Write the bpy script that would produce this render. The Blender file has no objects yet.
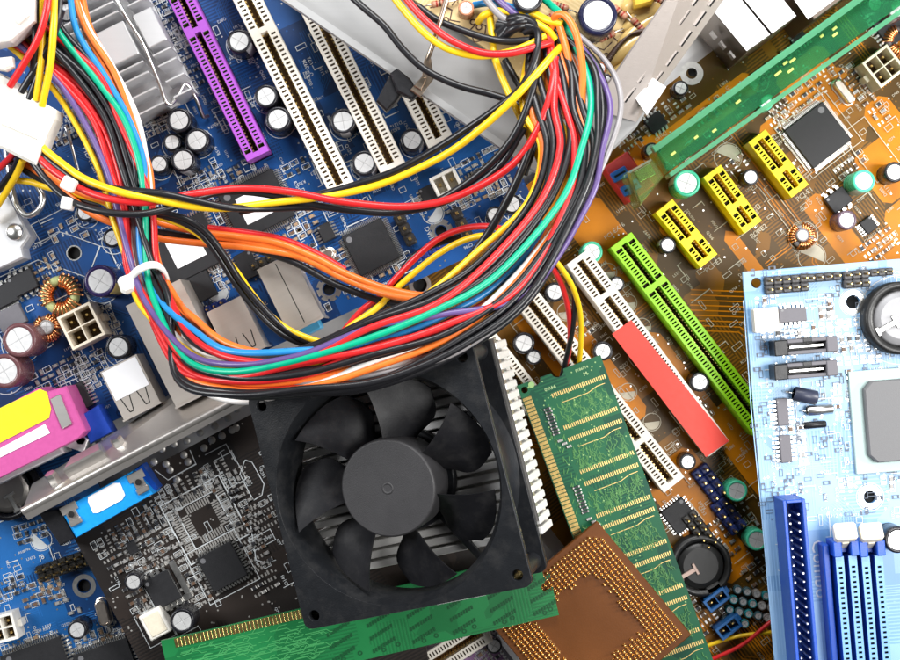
import bpy, bmesh, math, random
from mathutils import Vector, Matrix

# ---------------------------------------------------------------- units
# lengths are written in "px": one px is 0.3 mm at table height
S = 0.0003
D = 1500.0
R = math.radians
rng = random.Random(7)
sc = bpy.context.scene
COL = sc.collection

def U(u, v, h):
    """point at height h seen at (u, v) of the picture"""
    k = (D - h) / D
    return Vector(((u - 450) * k, (330 - v) * k, h))

def K(h):
    return (D - h) / D

# ---------------------------------------------------------------- materials
MATS = {}
def mat(name, col, rough=0.5, metal=0.0, var=0.12, vscale=900, bump=0.0, bscale=3000, spec=0.5, coat=0.0,
        trans=0.0, sss=0.0, brushed=None, alpha=1.0, ior=1.45, dust=0.0):
    if name in MATS: return MATS[name]
    m = bpy.data.materials.new(name); m.use_nodes = True
    nt = m.node_tree; N = nt.nodes; L = nt.links
    p = N['Principled BSDF']
    p.inputs['Roughness'].default_value = rough
    p.inputs['Metallic'].default_value = metal
    p.inputs['Specular IOR Level'].default_value = spec
    p.inputs['IOR'].default_value = ior
    if coat: p.inputs['Coat Weight'].default_value = coat; p.inputs['Coat Roughness'].default_value = 0.15
    if trans: p.inputs['Transmission Weight'].default_value = trans
    if sss:
        p.inputs['Subsurface Weight'].default_value = sss
        p.inputs['Subsurface Radius'].default_value = (0.002, 0.002, 0.002)
        p.inputs['Subsurface Scale'].default_value = 0.6
    tc = N.new('ShaderNodeTexCoord')
    nz = N.new('ShaderNodeTexNoise'); nz.inputs['Scale'].default_value = vscale
    nz.inputs['Detail'].default_value = 4
    src = tc.outputs['Object']
    if brushed is not None:
        mp = N.new('ShaderNodeMapping'); mp.inputs['Rotation'].default_value = (0, 0, brushed)
        mp.inputs['Scale'].default_value = (0.05, 1.6, 1)
        L.new(src, mp.inputs['Vector']); src = mp.outputs['Vector']
    L.new(src, nz.inputs['Vector'])
    mx = N.new('ShaderNodeMix'); mx.data_type = 'RGBA'
    c = Vector(col[:3])
    if brushed is not None: var = min(var, 0.04)
    a = [max(0, x * (1 - var)) for x in c]; b = [min(1, x * (1 + var)) for x in c]
    mx.inputs[6].default_value = (*a, 1); mx.inputs[7].default_value = (*b, 1)
    L.new(nz.outputs['Fac'], mx.inputs[0])
    out = mx.outputs[2]
    if dust:
        n3 = N.new('ShaderNodeTexNoise'); n3.inputs['Scale'].default_value = 160; n3.inputs['Detail'].default_value = 9
        n3.inputs['Roughness'].default_value = 0.7
        L.new(tc.outputs['Object'], n3.inputs['Vector'])
        rp = N.new('ShaderNodeMapRange'); rp.inputs['From Min'].default_value = 0.48; rp.inputs['From Max'].default_value = 0.72
        rp.inputs['To Max'].default_value = dust
        L.new(n3.outputs['Fac'], rp.inputs['Value'])
        m2 = N.new('ShaderNodeMix'); m2.data_type = 'RGBA'
        m2.inputs[7].default_value = (0.32, 0.3, 0.28, 1)
        L.new(rp.outputs['Result'], m2.inputs[0]); L.new(out, m2.inputs[6]); out = m2.outputs[2]
    L.new(out, p.inputs['Base Color'])
    rr = N.new('ShaderNodeMapRange')
    k_ = 0.06 if brushed is not None else 0.22
    rr.inputs['To Min'].default_value = max(0.02, rough * (1-k_)); rr.inputs['To Max'].default_value = min(1, rough * (1+k_))
    L.new(nz.outputs['Fac'], rr.inputs['Value']); L.new(rr.outputs['Result'], p.inputs['Roughness'])
    if bump:
        n2 = N.new('ShaderNodeTexNoise'); n2.inputs['Scale'].default_value = bscale; n2.inputs['Detail'].default_value = 3
        L.new(src, n2.inputs['Vector'])
        bp = N.new('ShaderNodeBump'); bp.inputs['Strength'].default_value = bump; bp.inputs['Distance'].default_value = 0.0002
        L.new(n2.outputs['Fac'], bp.inputs['Height']); L.new(bp.outputs['Normal'], p.inputs['Normal'])
    MATS[name] = m
    return m

def pcb_mat(name, bare, copper, rough=0.35, ang=0, scale=1.0, amount=0.5, spec=0.5):
    """solder mask over blocky copper pours and fine parallel tracks"""
    m = bpy.data.materials.new(name); m.use_nodes = True
    nt = m.node_tree; N = nt.nodes; L = nt.links; p = N['Principled BSDF']
    p.inputs['Specular IOR Level'].default_value = spec
    tc = N.new('ShaderNodeTexCoord')
    mp = N.new('ShaderNodeMapping'); mp.inputs['Rotation'].default_value = (0, 0, R(ang))
    L.new(tc.outputs['Object'], mp.inputs['Vector'])
    vo = N.new('ShaderNodeTexVoronoi'); vo.distance = 'CHEBYCHEV'; vo.inputs['Scale'].default_value = 75 * scale
    L.new(mp.outputs['Vector'], vo.inputs['Vector'])
    sp = N.new('ShaderNodeSeparateColor'); L.new(vo.outputs['Color'], sp.inputs['Color'])
    def wave(axis, sca):
        w = N.new('ShaderNodeTexWave'); w.wave_type = 'BANDS'; w.bands_direction = axis; w.wave_profile = 'SIN'
        w.inputs['Scale'].default_value = sca; w.inputs['Distortion'].default_value = 0.0
        L.new(mp.outputs['Vector'], w.inputs['Vector'])
        g = N.new('ShaderNodeMath'); g.operation = 'GREATER_THAN'; g.inputs[1].default_value = 0.55
        L.new(w.outputs['Fac'], g.inputs[0]); return g.outputs[0]
    wx = wave('X', 330); wy = wave('Y', 330); wd = wave('DIAGONAL', 200)
    def gt(sock, th):
        g = N.new('ShaderNodeMath'); g.operation = 'GREATER_THAN'; g.inputs[1].default_value = th
        L.new(sock, g.inputs[0]); return g.outputs[0]
    def mul(a, b):
        g = N.new('ShaderNodeMath'); g.operation = 'MULTIPLY'; L.new(a, g.inputs[0]); L.new(b, g.inputs[1]); return g.outputs[0]
    def add(a, b):
        g = N.new('ShaderNodeMath'); g.operation = 'MAXIMUM'; L.new(a, g.inputs[0]); L.new(b, g.inputs[1]); return g.outputs[0]
    sel = gt(sp.outputs['Red'], 0.5)
    inv = N.new('ShaderNodeMath'); inv.operation = 'SUBTRACT'; inv.inputs[0].default_value = 1.0; L.new(sel, inv.inputs[1])
    t = mul(gt(sp.outputs['Green'], 0.6), add(mul(sel, wx), mul(inv.outputs[0], wy)))
    pour = gt(sp.outputs['Blue'], 1 - amount)
    edge = gt(vo.outputs['Distance'], 0.03)
    t = add(t, mul(pour, edge))
    v2 = N.new('ShaderNodeTexVoronoi'); v2.inputs['Scale'].default_value = 420
    L.new(mp.outputs['Vector'], v2.inputs['Vector'])
    via = N.new('ShaderNodeMath'); via.operation = 'LESS_THAN'; via.inputs[1].default_value = 0.13
    L.new(v2.outputs['Distance'], via.inputs[0])
    t = add(t, via.outputs[0])
    nz = N.new('ShaderNodeTexNoise'); nz.inputs['Scale'].default_value = 60; nz.inputs['Detail'].default_value = 6
    L.new(tc.outputs['Object'], nz.inputs['Vector'])
    mx = N.new('ShaderNodeMix'); mx.data_type = 'RGBA'
    mx.inputs[6].default_value = (*bare, 1); mx.inputs[7].default_value = (*copper, 1); L.new(t, mx.inputs[0])
    hv = N.new('ShaderNodeHueSaturation')
    mr = N.new('ShaderNodeMapRange'); mr.inputs['To Min'].default_value = 0.75; mr.inputs['To Max'].default_value = 1.25
    L.new(nz.outputs['Fac'], mr.inputs['Value']); L.new(mr.outputs['Result'], hv.inputs['Value'])
    L.new(mx.outputs[2], hv.inputs['Color']); L.new(hv.outputs['Color'], p.inputs['Base Color'])
    r2 = N.new('ShaderNodeMapRange'); r2.inputs['To Min'].default_value = rough * 0.8; r2.inputs['To Max'].default_value = rough * 1.3
    L.new(nz.outputs['Fac'], r2.inputs['Value']); L.new(r2.outputs['Result'], p.inputs['Roughness'])
    bp = N.new('ShaderNodeBump'); bp.inputs['Strength'].default_value = 0.25; bp.inputs['Distance'].default_value = 0.00003
    L.new(t, bp.inputs['Height']); L.new(bp.outputs['Normal'], p.inputs['Normal'])
    MATS[name] = m
    return m

BLACK = mat('black_plastic', (0.010, 0.010, 0.012), 0.38, bump=0.15, spec=0.4)
CHIP = mat('chip_epoxy', (0.016, 0.016, 0.018), 0.5, bump=0.2, bscale=6000, spec=0.4)
CHIPG = mat('grey_chip_epoxy', (0.13, 0.125, 0.14), 0.6, bump=0.2, bscale=6000)
TIN = mat('tinned_metal', (0.78, 0.77, 0.74), 0.3, 1.0)
STEEL = mat('steel_sheet', (0.54, 0.51, 0.48), 0.34, 0.85, brushed=0.4, bump=0.1)
ALU = mat('aluminium', (0.66, 0.66, 0.67), 0.38, 0.5, brushed=0.5, var=0.05)
ALUD = mat('dull_aluminium', (0.6, 0.58, 0.55), 0.4, 1.0, brushed=0.5)
GOLD = mat('gold_plate', (0.85, 0.6, 0.22), 0.28, 1.0)
COPPER = mat('copper_wire', (0.85, 0.38, 0.16), 0.28, 1.0, var=0.2)
WHITE = mat('white_plastic', (0.82, 0.79, 0.72), 0.4, sss=0.1, bump=0.05)
NYLON = mat('nylon', (0.85, 0.84, 0.8), 0.35, sss=0.2)
CREAM = mat('cream_plastic', (0.78, 0.71, 0.56), 0.45, sss=0.1)
LABEL = mat('white_paper_label', (0.86, 0.86, 0.88), 0.6, var=0.02)
INK = mat('white_silkscreen', (0.62, 0.65, 0.66), 0.55, var=0.1)
CAPTOP = mat('capacitor_aluminium', (0.68, 0.68, 0.68), 0.38, 0.45)
HOLE = mat('dark_hole', (0.006, 0.006, 0.006), 0.9)
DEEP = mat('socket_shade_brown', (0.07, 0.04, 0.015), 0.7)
TAN = mat('ceramic_tan', (0.36, 0.24, 0.15), 0.5)
RES = mat('resistor_black', (0.03, 0.03, 0.035), 0.4)

# ---------------------------------------------------------------- mesh builder
class MB:
    def __init__(s): s.v = []; s.f = []; s.m = []; s.M = Matrix.Identity(4); s.sm = []
    def put(s, vs, fs, m=0, smooth=False):
        o = len(s.v); M = s.M
        s.v.extend([M @ Vector(p) for p in vs])
        s.f.extend([tuple(o + i for i in f) for f in fs])
        s.m.extend([m] * len(fs)); s.sm.extend([smooth] * len(fs))
    def box(s, x0, x1, y0, y1, z0, z1, m=0):
        s.put([(x0,y0,z0),(x1,y0,z0),(x1,y1,z0),(x0,y1,z0),(x0,y0,z1),(x1,y0,z1),(x1,y1,z1),(x0,y1,z1)],
              [(3,2,1,0),(4,5,6,7),(0,1,5,4),(1,2,6,5),(2,3,7,6),(3,0,4,7)], m)
    def cbox(s, x0, x1, y0, y1, z0, z1, b=0.6, m=0):
        """box with its top edges and upright edges chamfered"""
        b = min(b, (x1-x0)/2.2, (y1-y0)/2.2, (z1-z0)/1.2)
        def ring(i, z, j):
            a0, a1, c0, c1 = x0+i, x1-i, y0+i, y1-i
            return [(a0+j,c0,z),(a1-j,c0,z),(a1,c0+j,z),(a1,c1-j,z),(a1-j,c1,z),(a0+j,c1,z),(a0,c1-j,z),(a0,c0+j,z)]
        vs = ring(0, z0, b) + ring(0, z1-b, b) + ring(b, z1, b*0.6)
        fs = [tuple(range(7,-1,-1)), tuple(range(16,24))]
        for k in (0, 8):
            for i in range(8):
                j = (i+1) % 8
                fs.append((k+i, k+j, k+8+j, k+8+i))
        s.put(vs, fs, m)
    def quad(s, a, b, c, d, m=0): s.put([a,b,c,d], [(0,1,2,3)], m)
    def rect(s, x0, x1, y0, y1, z, m=0): s.put([(x0,y0,z),(x1,y0,z),(x1,y1,z),(x0,y1,z)], [(0,1,2,3)], m)
    def lathe(s, prof, n=28, m=0, smooth=True, mfun=None, cap=True):
        vs = []; 
        for (r, z) in prof:
            for i in range(n):
                a = 2*math.pi*i/n; vs.append((r*math.cos(a), r*math.sin(a), z))
        o = len(s.v); s.v.extend([s.M @ Vector(p) for p in vs])
        for k in range(len(prof)-1):
            for i in range(n):
                j = (i+1) % n
                s.f.append((o+k*n+i, o+k*n+j, o+(k+1)*n+j, o+(k+1)*n+i))
                s.m.append(mfun(k, (i+0.5)/n) if mfun else m); s.sm.append(smooth)
        if cap:
            s.f.append(tuple(o+(len(prof)-1)*n+i for i in range(n))); s.m.append(mfun(len(prof), 0) if mfun else m); s.sm.append(False)
    def disc(s, r, z, n=24, m=0, cx=0, cy=0):
        s.put([(cx+r*math.cos(2*math.pi*i/n), cy+r*math.sin(2*math.pi*i/n), z) for i in range(n)], [tuple(range(n))], m)
    def annulus(s, r0, r1, z, n=28, m=0, a0=0, a1=2*math.pi, cx=0, cy=0):
        vs = []; fs = []
        for i in range(n+1):
            a = a0+(a1-a0)*i/n
            vs += [(cx+r0*math.cos(a), cy+r0*math.sin(a), z), (cx+r1*math.cos(a), cy+r1*math.sin(a), z)]
        for i in range(n): fs.append((2*i, 2*i+1, 2*i+3, 2*i+2))
        s.put(vs, fs, m)
    def line(s, pts, w, z, m=0):
        """flat strip along a polyline of (x, y)"""
        n = len(pts); P = [Vector((p[0], p[1])) for p in pts]; vs = []
        for i in range(n):
            d = (P[min(i+1,n-1)] - P[max(i-1,0)])
            if d.length < 1e-6: d = Vector((1,0))
            d.normalize(); nrm = Vector((-d.y, d.x)); k = 1.0
            if 0 < i < n-1:
                e = (P[i+1]-P[i]).normalized(); c = abs(nrm.dot(Vector((-e.y, e.x)))); k = 1/max(0.5, c)
            a = P[i]+nrm*w/2*k; b = P[i]-nrm*w/2*k
            vs += [(a.x,a.y,z),(b.x,b.y,z)]
        s.put(vs, [(2*i, 2*i+1, 2*i+3, 2*i+2) for i in range(n-1)], m)
    def outline(s, x0, x1, y0, y1, w, z, m=0):
        s.rect(x0, x1, y0, y0+w, z, m); s.rect(x0, x1, y1-w, y1, z, m)
        s.rect(x0, x0+w, y0+w, y1-w, z, m); s.rect(x1-w, x1, y0+w, y1-w, z, m)
    def prism(s, poly, z0, z1, m=0, bev=0.0):
        n = len(poly)
        if bev:
            cx = sum(p[0] for p in poly)/n; cy = sum(p[1] for p in poly)/n
            def shr(p):
                d = Vector((p[0]-cx, p[1]-cy)); l = d.length or 1; d *= max(0, (l-bev))/l; return (cx+d.x, cy+d.y)
            rings = [[(x,y,z0) for x,y in poly], [(x,y,z1-bev) for x,y in poly], [(*shr(p), z1) for p in poly]]
        else: rings = [[(x,y,z0) for x,y in poly], [(x,y,z1) for x,y in poly]]
        vs = [p for r in rings for p in r]; fs = [tuple(range(n-1,-1,-1)), tuple(range((len(rings)-1)*n, len(rings)*n))]
        for k in range(len(rings)-1):
            for i in range(n): fs.append((k*n+i, k*n+(i+1)%n, (k+1)*n+(i+1)%n, (k+1)*n+i))
        s.put(vs, fs, m)
    def tube(s, pts, r, n=9, m=0, sub=6, caps=True):
        P = [Vector(p) for p in pts]
        Q = []
        if sub > 1 and len(P) > 2:
            E = [P[0]*2-P[1]] + P + [P[-1]*2-P[-2]]
            for i in range(1, len(E)-2):
                p0,p1,p2,p3 = E[i-1],E[i],E[i+1],E[i+2]
                for k in range(sub):
                    t = k/sub
                    Q.append(0.5*((2*p1)+(p2-p0)*t+(2*p0-5*p1+4*p2-p3)*t*t+(3*p1-p0-3*p2+p3)*t**3))
            Q.append(P[-1])
        else: Q = P
        nq = len(Q); vs = []; up = None
        for i in range(nq):
            d = (Q[min(i+1,nq-1)]-Q[max(i-1,0)]).normalized()
            if up is None:
                up = Vector((0,0,1)) if abs(d.z) < 0.9 else Vector((1,0,0))
            a = (up - d*up.dot(d))
            if a.length < 1e-5: a = d.orthogonal()
            a.normalize(); up = a; b = d.cross(a)
            for k in range(n):
                t = 2*math.pi*k/n
                vs.append(Q[i] + (a*math.cos(t)+b*math.sin(t))*r)
        fs = []
        for i in range(nq-1):
            for k in range(n): fs.append((i*n+k, i*n+(k+1)%n, (i+1)*n+(k+1)%n, (i+1)*n+k))
        s.put(vs, fs, m, True)
        if caps: s.put(vs[:n], [tuple(range(n-1,-1,-1))], m); s.put(vs[-n:], [tuple(range(n))], m)
    def mesh(s, name, mats, fix=True):
        me = bpy.data.meshes.new(name)
        me.from_pydata([tuple(p*S) for p in s.v], [], s.f)
        for mm in (mats if isinstance(mats, (list, tuple)) else [mats]): me.materials.append(mm)
        me.polygons.foreach_set('material_index', s.m)
        me.polygons.foreach_set('use_smooth', s.sm)
        if fix:
            bm = bmesh.new(); bm.from_mesh(me); bmesh.ops.recalc_face_normals(bm, faces=bm.faces); bm.to_mesh(me); bm.free()
        me.update()
        return me
    def build(s, name, mats, parent=None, fix=True):
        o = bpy.data.objects.new(name, s.mesh(name, mats, fix)); COL.objects.link(o)
        if parent is not None: o.parent = parent
        return o

def T(x=0, y=0, z=0, a=0):
    return Matrix.Translation((x, y, z)) @ Matrix.Rotation(R(a), 4, 'Z')

def thing(name, label, cat, loc=(0,0,0), group=None, kind=None):
    o = bpy.data.objects.new(name, None); COL.objects.link(o); o.empty_display_size = 0.01
    o.location = Vector(loc)*S; o['label'] = label; o['category'] = cat
    if group: o['group'] = group
    return o
def tag(o, label, cat, group=None):
    o['label'] = label; o['category'] = cat
    if group: o['group'] = group
    return o

def inst(tree, parent, loc, rot=0.0, label=None):
    """tree = (name, mesh, [sub-trees]); linked copies share the mesh"""
    name, me, subs = tree
    o = bpy.data.objects.new(name, me); COL.objects.link(o); o.parent = parent
    o.location = Vector(loc)*S; o.rotation_euler = (0, 0, R(rot))
    if label: o['label'] = label
    for st in subs:
        c = bpy.data.objects.new(st[0], st[1]); COL.objects.link(c); c.parent = o
    return o

_TX = {}
def text_geo(s):
    if s in _TX: return _TX[s]
    cu = bpy.data.curves.new('lettering', 'FONT'); cu.body = s; cu.size = 1; cu.resolution_u = 2
    ob = bpy.data.objects.new('lettering', cu); COL.objects.link(ob)
    me = ob.to_mesh()
    vs = [tuple(v.co) for v in me.vertices]; fs = [tuple(p.vertices) for p in me.polygons]
    ob.to_mesh_clear(); bpy.data.objects.remove(ob); bpy.data.curves.remove(cu)
    _TX[s] = (vs, fs); return _TX[s]
def text(mb, s, x, y, z, size, ang=0, m=0):
    vs, fs = text_geo(s); keep = mb.M
    mb.M = keep @ T(x, y, z, ang) @ Matrix.Scale(size, 4)
    mb.put(vs, fs, m); mb.M = keep

def plate(name, outline, holes, z0, z1, m, parent=None, frame=Matrix.Identity(4)):
    """flat sheet with real holes: a filled 2D curve given thickness; outline (x, y), holes (x, y, r)"""
    cu = bpy.data.curves.new(name, 'CURVE'); cu.dimensions = '2D'; cu.fill_mode = 'BOTH'
    t = (z1-z0)/2
    cu.extrude = t*S*0.93; cu.bevel_depth = t*S*0.07; cu.bevel_resolution = 0
    def spl(pts):
        sp = cu.splines.new('POLY'); sp.points.add(len(pts)-1); sp.use_cyclic_u = True
        for q, p in zip(sp.points, pts): q.co = (p[0]*S, p[1]*S, 0, 1)
    spl(outline)
    for h in holes:
        spl([(h[0]+h[2]*math.cos(2*math.pi*i/20), h[1]+h[2]*math.sin(2*math.pi*i/20)) for i in range(20)] if len(h) == 3 else h)
    ob = bpy.data.objects.new(name, cu); COL.objects.link(ob)
    dg = bpy.context.evaluated_depsgraph_get(); me = bpy.data.meshes.new_from_object(ob.evaluated_get(dg))
    bpy.data.objects.remove(ob); bpy.data.curves.remove(cu)
    me.name = name
    sh = frame @ Matrix.Translation((0, 0, (z0+z1)/2))
    F = Matrix.Scale(S, 4) @ sh @ Matrix.Scale(1/S, 4)
    me.transform(F); me.materials.clear(); me.materials.append(m)
    o = bpy.data.objects.new(name, me); COL.objects.link(o)
    if parent is not None: o.parent = parent
    return o

# ---------------------------------------------------------------- component prototypes (cached)
CACHE = {}
def cached(fn):
    def w(*a):
        k = (fn.__name__,)+a
        if k not in CACHE: CACHE[k] = fn(*a)
        return CACHE[k]
    return w
def plas(c, rough=0.4): 
    return mat('plastic_%d_%d_%d' % tuple(int(x*255) for x in c), c, rough, bump=0.08)

@cached
def cap(r, h, sleeve, stripe):
    mb = MB(); n = 32
    prof = [(r*0.94, 0), (r, h*0.05), (r, h*0.10), (r*0.93, h*0.14), (r, h*0.18), (r, h-1.6), (r*0.97, h-0.6), (r*0.9, h), (r*0.76, h-0.1), (r*0.73, h-0.9)]
    f = lambda k, t: 1 if (t < 0.05 or t > 0.95) and 2 <= k <= 5 else 0
    mb.lathe(prof, n, mfun=f)
    b = mb.mesh('capacitor', [plas(sleeve, 0.28), plas(stripe, 0.4)])
    t = MB(); rr = r*0.75
    t.disc(rr, h-0.75, 28, 1)
    for q in range(4):
        a0 = q*math.pi/2; g = 0.03
        pts = [(0.5*math.cos(a0+math.pi/4), 0.5*math.sin(a0+math.pi/4))] + \
              [(rr*math.cos(a0+g+(math.pi/2-2*g)*i/7), rr*math.sin(a0+g+(math.pi/2-2*g)*i/7)) for i in range(8)]
        t.prism(pts, h-0.9, h-0.45, 0, 0.25)
    return ('capacitor', b, [('capacitor_top', t.mesh('capacitor_top', [CAPTOP, mat('capacitor_groove', (0.42, 0.42, 0.42), 0.5, 0.3)]), [])])

@cached
def slot(L, W, H, col, key, gap, nc):
    """edge-card slot along local x (0..L): two pierced rails, groove, key bridge"""
    mb = MB(); e = 6.0; g = gap/2; wo = W/2; big = min(col) < 0.4
    mb.box(0, L, -wo+0.8, wo-0.8, 0, H*0.3, 0)
    for sgn in (-1, 1):
        ya, yb = g, wo
        def q(a, b, c, d, m=0): mb.put([(p[0], sgn*p[1], p[2]) for p in (a,b,c,d)], [(0,1,2,3)], m)
        q((0,wo-0.8,0),(L,wo-0.8,0),(L,wo-0.8,H-1.2),(0,wo-0.8,H-1.2))
        q((0,wo-0.8,H-1.2),(L,wo-0.8,H-1.2),(L,wo-1.4,H),(0,wo-1.4,H))
        y0, y1 = ya, wo-1.4
        h0_, h1_ = y0+(y1-y0)*0.22, y0+(y1-y0)*0.74
        q((0,y0,H),(e,y0,H),(e,y1,H),(0,y1,H)); q((L-e,y0,H),(L,y0,H),(L,y1,H),(L-e,y1,H))
        p = (L-2*e)/nc
        for i in range(nc):
            a = e+i*p; c = a+p/2; b = a+p; h0, h1, hw = h0_, h1_, p*0.23
            if big and (i in (0, nc-1) or (key and p*1.3 <= abs(c-key) < p*2.3)): h0, h1, hw = y0+(y1-y0)*0.12, y0+(y1-y0)*0.85, p*0.5
            if key and abs(c-key) < p*1.3:
                q((a,y0,H),(b,y0,H),(b,y1,H),(a,y1,H)); continue
            q((a,y0,H),(c-hw,y0,H),(c-hw,y1,H),(a,y1,H)); q((c+hw,y0,H),(b,y0,H),(b,y1,H),(c+hw,y1,H))
            q((c-hw,y0,H),(c+hw,y0,H),(c+hw,h0,H),(c-hw,h0,H)); q((c-hw,h1,H),(c+hw,h1,H),(c+hw,y1,H),(c-hw,y1,H))
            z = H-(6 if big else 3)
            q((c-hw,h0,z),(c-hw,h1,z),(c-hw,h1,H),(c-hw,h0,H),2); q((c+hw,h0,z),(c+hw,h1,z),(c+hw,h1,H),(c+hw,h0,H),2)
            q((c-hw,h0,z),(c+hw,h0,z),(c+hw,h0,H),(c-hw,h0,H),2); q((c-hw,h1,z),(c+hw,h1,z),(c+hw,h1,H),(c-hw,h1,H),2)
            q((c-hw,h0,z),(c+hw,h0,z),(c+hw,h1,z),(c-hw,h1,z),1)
        q((0,g,H*0.3),(L,g,H*0.3),(L,g,H),(0,g,H))
    for x in (0, L):
        mb.quad((x,-wo+0.8,0),(x,wo-0.8,0),(x,wo-1.4,H),(x,-wo+1.4,H))
    mb.box(0.05, e*0.8, -g, g, 0.1, H-0.05, 0); mb.box(L-e*0.8, L-0.05, -g, g, 0.1, H-0.05, 0)
    if key: mb.box(key-2.6, key+2.6, -g, g, 0.1, H-0.08, 0)
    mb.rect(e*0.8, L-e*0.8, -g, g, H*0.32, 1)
    for i in range(nc):
        p = (L-2*e)/nc; c = e+(i+0.5)*p
        for sgn in (-1, 1): mb.box(c-p*0.22, c+p*0.22, min(sgn*g*0.55, sgn*g), max(sgn*g*0.55, sgn*g), H*0.34, H*0.72, 3)
    mm = mat('slot_%d_%d_%d' % tuple(int(x*255) for x in col), col, 0.42, sss=0.05, bump=0.04, var=0.06)
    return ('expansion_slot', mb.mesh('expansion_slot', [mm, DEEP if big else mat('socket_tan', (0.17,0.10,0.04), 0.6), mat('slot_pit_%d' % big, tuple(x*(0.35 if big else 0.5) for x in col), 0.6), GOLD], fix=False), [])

@cached
def chip(a, b, h, na, nb, pl, grey, label):
    """body a x b with na pins on the two long sides and nb on the short ones"""
    mb = MB(); mb.cbox(-a/2, a/2, -b/2, b/2, h*0.2, h, 0.7, 0)
    mb.disc(min(a,b)*0.06+0.4, h+0.06, 12, 1, -a/2+a*0.13, b/2-b*0.13)
    bd = mb.mesh('chip', [CHIPG if grey else CHIP, mat('pin_one_dot', (0.16,0.16,0.17), 0.4)])
    p = MB()
    def leg(x, y, dx, dy, w):
        px, py = (w/2, 0) if dx == 0 else (0, w/2)
        def bx(o0, o1, z0, z1):
            xs = sorted((x+dx*o0, x+dx*o1)); ys = sorted((y+dy*o0, y+dy*o1))
            p.box(xs[0]-px, xs[1]+px, ys[0]-py, ys[1]+py, z0, z1)
        bx(0, pl*0.45, h*0.45, h*0.6); bx(pl*0.35, pl*0.6, 0.3, h*0.58); bx(pl*0.5, pl, 0.12, 0.5)
    for i in range(na):
        x = -a/2+a*(i+0.5)/na*0.94+a*0.03; w = a/na*0.48
        leg(x, -b/2, 0, -1, w); leg(x, b/2, 0, 1, w)
    for i in range(nb):
        y = -b/2+b*(i+0.5)/nb*0.94+b*0.03; w = b/nb*0.48
        leg(-a/2, y, -1, 0, w); leg(a/2, y, 1, 0, w)
    subs = [('chip_pins', p.mesh('chip_pins', TIN), [])]
    if label:
        l = MB(); l.cbox(-a*label, a*label, -b*label, b*label, h+0.02, h+0.4, 0.2)
        subs.append(('paper_label', l.mesh('paper_label', LABEL), []))
    return ('chip', bd, subs)

@cached
def smd(l, w, h, kind):
    mb = MB(); e = l*0.22
    mb.cbox(-l/2+e*0.8, l/2-e*0.8, -w/2+0.15, w/2-0.15, 0.05, h-0.12, 0.25, 0)
    for sg in (-1, 1):
        xs = sorted((sg*l/2, sg*(l/2-e))); mb.cbox(xs[0], xs[1], -w/2, w/2, 0.02, h, 0.3, 1)
    m = {'r': RES, 'c': TAN, 'w': mat('ceramic_grey', (0.3,0.29,0.28), 0.5), 'd': mat('dark_brown_ceramic', (0.14,0.08,0.05), 0.5)}[kind]
    return ('surface_component', mb.mesh('surface_component', [m, TIN]), [])

@cached
def header(nx, ny, p, bh, ph, col):
    mb = MB(); pn = MB()
    for i in range(nx):
        for j in range(ny):
            x, y = (i-(nx-1)/2)*p, (j-(ny-1)/2)*p
            mb.cbox(x-p/2+0.02, x+p/2-0.02, y-p/2+0.02, y+p/2-0.02, 0, bh, p*0.14)
            pn.cbox(x-p*0.12, x+p*0.12, y-p*0.12, y+p*0.12, bh*0.5, bh+ph, 0.4)
    return ('pin_header', mb.mesh('pin_header', plas(col, 0.45)), [('header_pins', pn.mesh('header_pins', GOLD), [])])

@cached
def crystal(l, w, h):
    mb = MB(); r = w/2
    def st(k, rr): return [((l/2-r)+rr*math.cos(a), rr*math.sin(a)) for a in [(-math.pi/2+math.pi*i/10) for i in range(11)]] + \
                          [(-(l/2-r)+rr*math.cos(a), rr*math.sin(a)) for a in [(math.pi/2+math.pi*i/10) for i in range(11)]]
    rings = [(r+0.8, 0), (r+0.8, h*0.15), (r-0.2, h*0.18), (r-0.2, h-1.2), (r-1.0, h-0.3), (r-1.8, h), (r-2.0, h-0.3)]
    vs = []; n = 22; fs = []
    for rr, z in rings: vs += [(x, y, z) for x, y in st(0, rr)]
    for k in range(len(rings)-1):
        for i in range(n): fs.append((k*n+i, k*n+(i+1)%n, (k+1)*n+(i+1)%n, (k+1)*n+i))
    fs.append(tuple((len(rings)-1)*n+i for i in range(n)))
    mb.put(vs, fs, 0)
    return ('crystal', mb.mesh('crystal', mat('crystal_can', (0.75,0.66,0.58), 0.3, 1.0)), [])

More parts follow.
